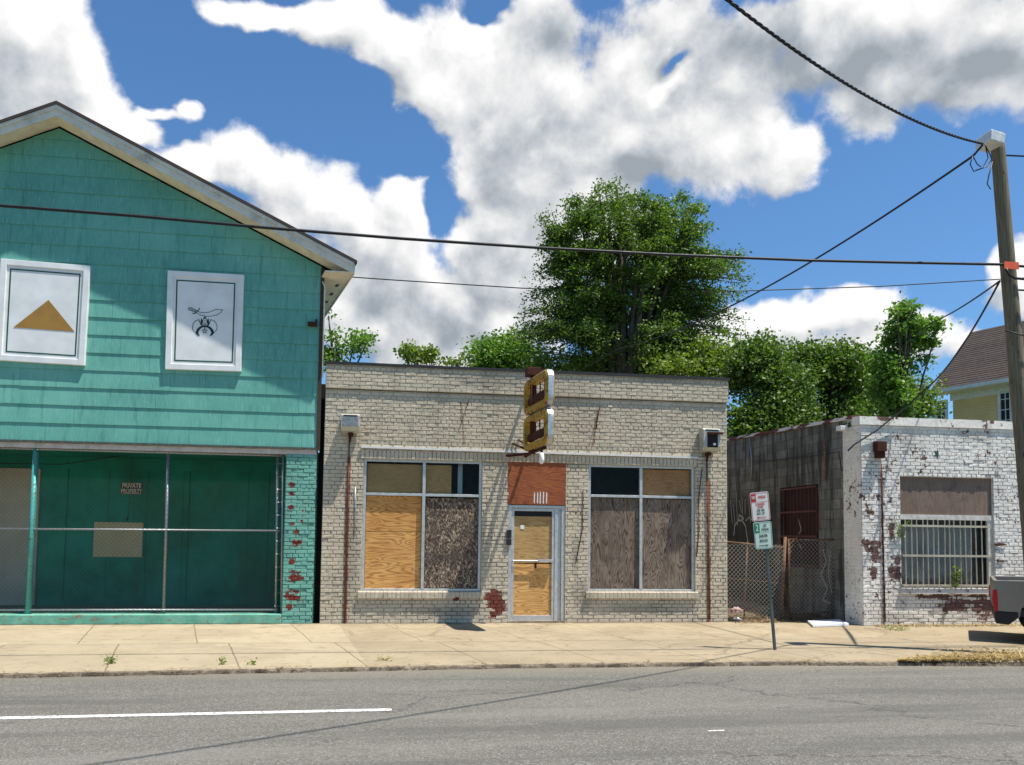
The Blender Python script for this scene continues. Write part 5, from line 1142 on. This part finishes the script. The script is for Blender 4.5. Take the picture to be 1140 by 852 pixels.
def tree(name, label, base, fork, crown, nleaf, lsize, m, ntips=160, nlimb=9, cat='tree', group=None, tr=.2, clump=.4, seed=1, hollow=.35, per=None, gap=.5, gsc=.55):
    """crown: list of ellipsoids (cx, cy, cz, rx, ry, rz)"""
    r = random.Random(seed); base = (sum(e[0]*e[3] for e in crown)/sum(e[3] for e in crown), base[1], 0); t = thing(name, label, cat, tuple(base), group); base = Vector(base); F = base+Vector((r.uniform(-.2, .2), 0, fork))
    vol = [e[3]*e[4]*e[5] for e in crown]; tips = []; guard = 0
    while len(tips) < ntips and guard < ntips*60:
        guard += 1; e = r.choices(crown, vol)[0]; d = Vector((r.gauss(0, 1), r.gauss(0, 1), r.gauss(0, 1))).normalized(); q = r.random()**.42
        if q < hollow: continue
        p = Vector((e[0]+d.x*e[3]*q, e[1]+d.y*e[4]*q, e[2]+d.z*e[5]*q))
        if mnoise.noise(p*gsc+Vector((seed*7.1, 0, 0))) < -gap*.25 and q > .25: continue
        tips.append(p)
    mb = MB(); mb.tube([base, base+Vector((0, 0, fork*.5)), F], [tr*1.25, tr, tr*.85], 9)
    limbs = []
    srt = sorted(tips, key=lambda p: -p.z); lt = []
    for k in range(nlimb):
        an = 2*math.pi*k/nlimb+r.uniform(-.3, .3); best = max(tips, key=lambda p: (math.cos(an)*(p.x-F.x)+math.sin(an)*(p.y-F.y))*.8+(p.z-F.z)*r.uniform(.4, 1.4)); lt.append(best)
    for b in lt:
        L_ = (b-F).length; pts = bez(F-Vector((0, 0, r.uniform(0, fork*.25))), b, Vector((-(b.x-F.x)*.15, -(b.y-F.y)*.15, L_*.14)), 10)
        for i in range(1, 10): pts[i] = pts[i]+Vector((r.gauss(0, .03), r.gauss(0, .03), r.gauss(0, .03)))*L_*.12
        mb.tube(pts, [tr*.6*(1-i/10)**.8+.012 for i in range(11)], 6); limbs.append(pts)
    allp = [(p, i) for l in limbs for i, p in enumerate(l) if i > 1]
    twp = []
    for tp in tips:
        p, i = min(allp, key=lambda q: (q[0]-tp).length+(.8 if q[0].z > tp.z else 0)*abs(q[0].z-tp.z)); L_ = (tp-p).length
        pts = bez(p, tp, Vector((r.gauss(0, .1), r.gauss(0, .1), .14))*L_, 5); r_ = min(.05, .012+.012*L_)*(.6+tr); mb.tube(pts, [r_*(1-.16*k) for k in range(6)], 4, False); twp.append(pts)
    mb.build('trunk', M_BARK, t, smooth=True, recalc=False)
    # leaves: along the outer part of each twig
    rg = np.random.default_rng(seed); w = rg.random(len(twp))+.35; w /= w.sum(); cnt = rg.multinomial(nleaf, w); C_ = []
    for pts, c in zip(twp, cnt):
        if c == 0: continue
        u = 1-rg.random(c)**1.6*.75; P_ = np.array([tuple(p) for p in pts]); idx = u*5; i0 = np.minimum(idx.astype(int), 4); fr_ = (idx-i0)[:, None]
        q = P_[i0]*(1-fr_)+P_[i0+1]*fr_; C_.append(q+rg.normal(size=(c, 3))*np.array([clump, clump, clump*.62]))
    C_ = np.concatenate(C_); leaf_mesh('crown', C_, lsize*(.65+.7*rg.random(len(C_))), m, t, seed)
    return t
YT = 13.5
def ell(px, py, rx, ry, Y, dep=1.0): c = at(px, py, Y); s = FL/(Y+14.2); return (c.x, Y, c.z, rx/s, rx/s*dep, ry/s)
big = [ell(695, 290, 92, 74, YT), ell(640, 268, 48, 46, YT, .9), ell(745, 265, 62, 48, YT, .9), ell(778, 320, 64, 56, YT), ell(632, 335, 58, 58, YT), ell(690, 375, 95, 50, YT), ell(775, 372, 60, 42, YT), ell(618, 380, 62, 38, YT), ell(690, 230, 48, 24, YT, .8)]
tb = at(705, 594, YT)
tree('elm_tree', 'tall spreading green elm with fine branches rising behind the cream storefront', (tb.x, YT, 0), 4.2, big, 120000, .105, M_LEAF1, ntips=1500, nlimb=34, tr=.30, clump=.17, seed=4, gap=.6, gsc=.7, hollow=.3)
BG = 'trees behind the storefronts'
tree('broadleaf_tree', 'dense dark leafy tree directly behind the alley, close against the storefront corner', (13.5, 9.5, 0), 2.2, [ell(835, 425, 36, 45, 9.5), ell(850, 475, 60, 34, 9.5), ell(850, 400, 24, 26, 9.5), ell(865, 445, 45, 40, 9.5)], 30000, .125, M_LEAF2, 260, 9, group=BG, clump=.28, seed=11)
tree('broadleaf_tree', 'dense rounded leafy tree in the middle of the clump above the alley wall', (16.5, 11, 0), 2.2, [ell(905, 425, 48, 45, 11), ell(910, 465, 60, 30, 11), ell(930, 415, 40, 34, 11), ell(885, 400, 22, 18, 11)], 32000, .13, M_LEAF2, 300, 9, group=BG, clump=.3, seed=12)
tree('broadleaf_tree', 'lighter green leafy tree behind the sapling above the white brick building', (20, 12.5, 0), 2.2, [ell(965, 425, 45, 40, 12.5), ell(985, 460, 50, 26, 12.5), ell(1000, 435, 34, 30, 12.5), ell(950, 405, 28, 18, 12.5)], 26000, .13, M_LEAF1, 220, 9, group=BG, clump=.32, seed=13)
tree('broadleaf_tree', 'low yellowish green tree filling the gap right of the big elm trunk', (12.0, 12, 0), 2.0, [ell(752, 412, 50, 16, 12), ell(795, 405, 34, 24, 12)], 8000, .16, M_LEAF4, 160, 7, group=BG, clump=.3, seed=14)
tree('broadleaf_tree', 'bright green rounded treetop just left of the sign above the parapet', (4.3, 17, 0), 3.0, [ell(552, 402, 34, 24, 17), ell(575, 395, 25, 22, 17)], 11000, .14, M_LEAF3, 120, 7, group=BG, clump=.3, seed=15)
tree('broadleaf_tree', 'low leafy tree filling the base of the big elm', (8.5, 16.5, 0), 3.0, [ell(630, 412, 60, 18, 16.5), ell(720, 416, 60, 14, 16.5)], 7000, .17, M_LEAF2, 200, 7, group=BG, clump=.35, seed=19)
tree('thin_tree', 'sparse twiggy treetop showing above the middle of the parapet', (1.8, 14, 0), 5.0, [ell(478, 393, 30, 13, 14), ell(500, 402, 22, 10, 14)], 1100, .15, M_LEAF4, 60, 8, cat='tree', tr=.08, clump=.16, seed=16, hollow=.1, gap=.2)
tree('thin_tree', 'sparse young tree rising in the gap beside the teal building eave', (-1.0, 11, 0), 5.5, [ell(372, 372, 15, 36, 11), ell(398, 382, 18, 14, 11), ell(365, 395, 22, 18, 11)], 1500, .13, M_LEAF3, 60, 8, tr=.07, clump=.17, seed=17, hollow=.05, gap=.3)
tree('ailanthus_sapling', 'tall airy bright green sapling standing up behind the white brick roof', (16.6, 5.0, 0), 3.2, [ell(1005, 400, 36, 50, 5), ell(1000, 350, 24, 18, 5), ell(975, 355, 10, 6, 5, .5), ell(1030, 372, 26, 22, 5), ell(1000, 440, 38, 28, 5), ell(978, 400, 20, 28, 5), ell(1058, 378, 8, 6, 5, .5)], 7800, .125, M_LEAF3, 210, 9, tr=.07, clump=.12, seed=18, hollow=.1, gap=.2, gsc=1.0)

# ================================================================== WEEDS, LITTER
def weed(name, base, h, n, m, label, seed, spread=.12, ls=.035, group=None):
    r = np.random.default_rng(seed); t = thing(name, label, 'weed', tuple(base), group); b = np.array(tuple(base)); mb = MB(); C_ = []
    for k in range(max(2, n//25)):
        tip = b+np.array([r.normal()*spread*.7, r.normal()*spread*.5, h*(.6+.4*r.random())]); mb.tube([b, (b+tip)/2+np.array([r.normal()*.02, 0, 0]), tip], [.005, .004, .002], 4)
        for j in range(25): u = .15+.85*r.random(); C_.append(b*(1-u)+tip*u+r.normal(size=3)*np.array([spread*.4, spread*.4, .02]))
    mb.build('stem', M_WEED, t); leaf_mesh('leaves', np.array(C_), ls*(.6+.8*r.random(len(C_))), m, t, seed, droop=0); return t
weed('tall_weed', g(1054, 697, 0)*1+Vector((0, .1, 0)), .62, 110, M_WEED, 'tall green weed growing against the white wall under the window', 1, .07, .035)
weed('tall_weed', at(1065, 655, WY-.1), .45, 90, M_WEED, 'green weed sprouting from the sill in front of the window bars', 2, .09, .07)
weed('creeper', at(1003, 600, WY-.08), .4, 80, M_WEED, 'small green creeper at the upper corner of the barred window', 3, .09, .04)
GW = 'weeds in the sidewalk cracks'
for i, (px, py, h, lb) in enumerate([(124, 739, .16, 'tuft of grass in a sidewalk crack in front of the teal post'), (247, 740, .10, 'small weed at the kerb joint in front of the chain-link screen'), (281, 740, .05, 'flat low weed at the kerb just left of the brick pillar'), (428, 735, .07, 'dry weed tuft at the kerb in front of the plywood window')]):
    weed('crack_weed', g(px, py, 0), h*.8, 50 if i else 75, M_WEED if i < 3 else M_HAY, lb, 10+i, .075, .028, GW)
weed('crack_weed', g(1010, 703, 0)+Vector((0, .1, 0)), .10, 120, M_WEED, 'low green weed strip at the foot of the white wall', 20, .25, .03, GW)
def litter(name, n, fn, m, ls, seed):
    r = np.random.default_rng(seed); C_ = np.array([fn(r) for _ in range(n)]); pr = {'_b': (0, 0, 0)}
    a = r.normal(size=(n, 3)); a[:, 2] *= .25; a /= np.linalg.norm(a, axis=1)[:, None]; b = np.cross(a, [0, 0, 1.]); b /= np.linalg.norm(b, axis=1)[:, None]; s = (ls*(.5+r.random(n)))[:, None]
    v = np.stack([C_-a*s, C_+b*s*.18, C_+a*s, C_-b*s*.18], 1).reshape(-1, 3); me = bpy.data.meshes.new(name); me.from_pydata(v.tolist(), [], [(4*i, 4*i+1, 4*i+2, 4*i+3) for i in range(n)]); me.materials.append(m)
    o = bpy.data.objects.new(name, me); COL.objects.link(o); o['kind'] = 'stuff'; return o
def f1(r):
    x = r.uniform(6.6, 13); k = min(1, (x-6.5)/1.6); yk = kerbY(x); y = yk-.05+abs(r.normal())*.42*k; return (x, min(y, yk+1.0), .01+.05*r.random()*k)
litter('dry_grass_litter', 9000, f1, M_HAY, .042, 1)
def f2(r): x = r.choice([r.uniform(6.2, 8.5), r.uniform(6.3, 7.2)]); return (x, r.uniform(-.25, 1.6), .012+.08*r.random()*(r.random() > .4))
litter('leaf_litter', 1800, f2, leafmat('brown dead leaves', (.10, .06, .03), (.22, .14, .07), (.38, .26, .14), .8), .045, 2)
def f3(r): x = r.uniform(-7, 8); return (x, kerbY(x)+abs(r.normal())*.10-.09, .008 if r.random() > .5 else ROADZ+.02)
litter('kerb_litter', 1500, f3, M_HAY, .022, 3)
def f4(r): x = r.uniform(8.7, 13.5); return (x, WY-.02-abs(r.normal())*.12, .012+.03*r.random())
litter('wall_foot_litter', 1400, f4, M_HAY, .035, 4)

# ================================================================== LIGHT AND SKY
SUNV = Vector((-.32, .18, -1)).normalized()
el = math.asin(-SUNV.z); az = math.atan2(-SUNV.x, -SUNV.y)       # from +Y clockwise towards +X
sun = bpy.data.lights.new('sun', 'SUN'); sun.energy = 5.0; sun.angle = rad(.53); sun.color = (1, .955, .88)
so_ = bpy.data.objects.new('sun', sun); COL.objects.link(so_); so_.rotation_euler = SUNV.to_track_quat('-Z', 'Y').to_euler(); so_.location = (0, 0, 30)
world = bpy.data.worlds.new("World"); scene.world = world; world.use_nodes = True; wt = world.node_tree; wt.nodes.clear(); s = NT(wt)
sky = s.n('ShaderNodeTexSky'); sky.sky_type = 'NISHITA'; sky.sun_disc = False; sky.sun_elevation = el; sky.sun_rotation = az; sky.altitude = 200; sky.air_density = 1.0; sky.dust_density = .6; sky.ozone_density = 2.5
dirv = s.n('ShaderNodeTexCoord').outputs['Generated']
def azel(px, py): d = ray(px, py).normalized(); return math.atan2(d.x, d.y), math.asin(d.z)
def vec_field(vec, blobs, smooth=.12):
    x, y, z = s.sep(s.vmath('NORMALIZE', vec)); u = s.math('ARCTAN2', x, y); v = s.math('ARCSINE', z); out = None
    for (px, py, rx, ry, w) in blobs:
        a, e = azel(px, py); a1, _ = azel(px+rx, py); a2, _ = azel(px-rx, py); _, e1 = azel(px, py-ry); _, e2_ = azel(px, py+ry)
        ru, rv = abs(a1-a2)/2, abs(e1-e2_)/2
        p_ = s.comb(s.math('MULTIPLY', s.math('SUBTRACT', u, a), 1/ru), s.math('MULTIPLY', s.math('SUBTRACT', v, e), 1/rv), 0)
        f = s.math('MULTIPLY', s.math('SUBTRACT', 1.0, s.vmath('LENGTH', p_)), w)
        out = f if out is None else s.math('SMOOTH_MAX', out, f, smooth)
    return s.math('MAXIMUM', out, -1.0), v
BL = [(30, 55, 85, 85, 1), (90, 120, 50, 40, 1), (140, 150, 42, 24, .9), (-80, 60, 120, 130, 1), (211, 132, 12, 10, .5), (175, 134, 30, 8, .4),
      (215, 195, 50, 22, 1), (275, 200, 50, 42, 1), (330, 240, 60, 50, 1), (385, 250, 45, 42, 1), (440, 290, 70, 62, 1), (400, 330, 90, 60, 1), (480, 350, 110, 70, 1), (450, 240, 34, 28, .9),
      (300, 8, 80, 26, 1), (380, 28, 70, 34, 1), (450, 60, 52, 42, 1), (500, 95, 70, 60, 1), (560, 60, 110, 70, 1), (620, 130, 130, 85, 1), (700, 110, 120, 90, 1), (790, 150, 90, 60, 1), (850, 160, 55, 36, 1), (590, 200, 90, 70, 1), (560, 280, 60, 80, 1), (640, 230, 100, 60, 1),
      (545, 370, 70, 60, 1), (760, 60, 120, 70, 1), (880, 40, 180, 75, 1), (1040, 40, 200, 72, 1), (1160, 50, 160, 60, 1),
      (870, 365, 62, 36, 1), (950, 352, 48, 30, 1), (840, 390, 50, 50, 1), (985, 390, 75, 34, 1), (1130, 300, 42, 30, 1), (1150, 330, 60, 30, 1), (1090, 400, 60, 25, .8),
      (-300, -200, 260, 150, 1), (1500, 100, 260, 180, 1), (300, -700, 420, 200, 1), (1100, -600, 350, 180, 1), (1900, -200, 500, 300, 1), (-900, 200, 400, 300, 1)]
HOLES = [(745, 48, 22, 17, .7), (518, 225, 36, 55, .75), (465, 165, 55, 45, .75), (545, 8, 45, 18, .8), (390, 120, 60, 45, .7)]
def density(vec):
    wv = s.vmath('MULTIPLY', s.vmath('SUBTRACT', s.noise(vec, 3.2, 5, .55, col=True), (.5, .5, .5)), (.2, .2, .2))
    wvec = s.vmath('ADD', vec, wv)
    f, v = vec_field(wvec, BL, .18); hl, _ = vec_field(wvec, HOLES, .05)
    f = s.math('MINIMUM', s.math('ADD', s.math('MULTIPLY', f, 1.15), .16), .72)
    n1 = s.noise(vec, 7.0, 12, .63, .15); n2 = s.voro(s.vmath('ADD', vec, s.vmath('MULTIPLY', wv, (.25, .25, .25))), 22.0, 'SMOOTH_F1')
    d = s.math('ADD', f, s.math('MULTIPLY', s.math('SUBTRACT', n1, .5), 2.3)); d = s.math('ADD', d, s.math('MULTIPLY', s.math('SUBTRACT', .42, n2), .55))
    d = s.math('SUBTRACT', d, s.math('MULTIPLY', s.math('MAXIMUM', hl, 0.0), 1.6))
    return d, v
nvec = s.vmath('NORMALIZE', dirv)
d0, vv = density(nvec)
sunward = tuple(-c*.03 for c in SUNV)
d1, _ = density(s.vmath('NORMALIZE', s.vmath('ADD', nvec, sunward)))
mask = s.ss(d0, -.06, .36)
lit = s.math('SUBTRACT', d0, d1)                                    # > 0 on the side turned to the sun
GREY = [(960, 62, 200, 50, 1), (1100, 70, 140, 44, 1), (840, 30, 120, 50, .9), (500, 372, 100, 44, 1), (420, 335, 70, 32, .8), (600, 150, 70, 34, .6), (640, 30, 70, 34, .8), (30, 110, 60, 35, .5), (700, 190, 70, 22, .6), (560, 230, 45, 50, .5), (560, 330, 50, 40, .7)]
gf, _ = vec_field(nvec, GREY, .25)
thick = s.ss(s.math('ADD', s.math('MAXIMUM', gf, -.7), s.math('MULTIPLY', s.math('SUBTRACT', s.noise(nvec, 8, 8, .58), .5), 1.7)), -.75, 1.0)
base = s.math('ADD', .885, s.math('MULTIPLY', lit, .42)); base = s.math('SUBTRACT', base, s.math('MULTIPLY', thick, .34)); base = s.math('ADD', base, s.math('ADD', s.math('MULTIPLY', s.math('SUBTRACT', s.noise(nvec, 20, 8, .62), .5), .34), s.math('MULTIPLY', s.math('SUBTRACT', .36, s.voro(s.vmath('ADD', nvec, s.vmath('MULTIPLY', s.noise(nvec, 12, 4, .6, col=True), (.05, .05, .05))), 26.0, 'SMOOTH_F1')), .42)))
base = s.math('MINIMUM', s.math('MAXIMUM', base, .42), 1.0)
cc = s.mix(s.ss(base, .4, .9), (.80, .89, 1.0), (1.0, 1.0, 1.0))
CLOUD = 11.0
cl = s.mix(1.0, cc, s.comb(base, base, base), 'MULTIPLY'); cl = s.mix(1.0, cl, (CLOUD, CLOUD, CLOUD), 'MULTIPLY')
skyc = s.mix(1.0, sky.outputs[0], (.92, 1.36, 1.66), 'MULTIPLY')
full = s.mix(mask, skyc, cl)
bg = s.n('ShaderNodeBackground'); s.set(bg.inputs[0], full); bg.inputs[1].default_value = .06; wo = s.n('ShaderNodeOutputWorld'); wt.links.new(bg.outputs[0], wo.inputs[0])
world.cycles.sampling_method = 'MANUAL'; world.cycles.sample_map_resolution = 1024

for o in scene.objects:
    if '_b' in o: del o['_b']
scene.view_settings.view_transform = 'Standard'; scene.view_settings.look = 'None'; scene.view_settings.exposure = 0.65; scene.view_settings.gamma = 1
scene.render.engine = 'CYCLES'; scene.cycles.max_bounces = 8; scene.cycles.transparent_max_bounces = 12; scene.cycles.use_denoising = True
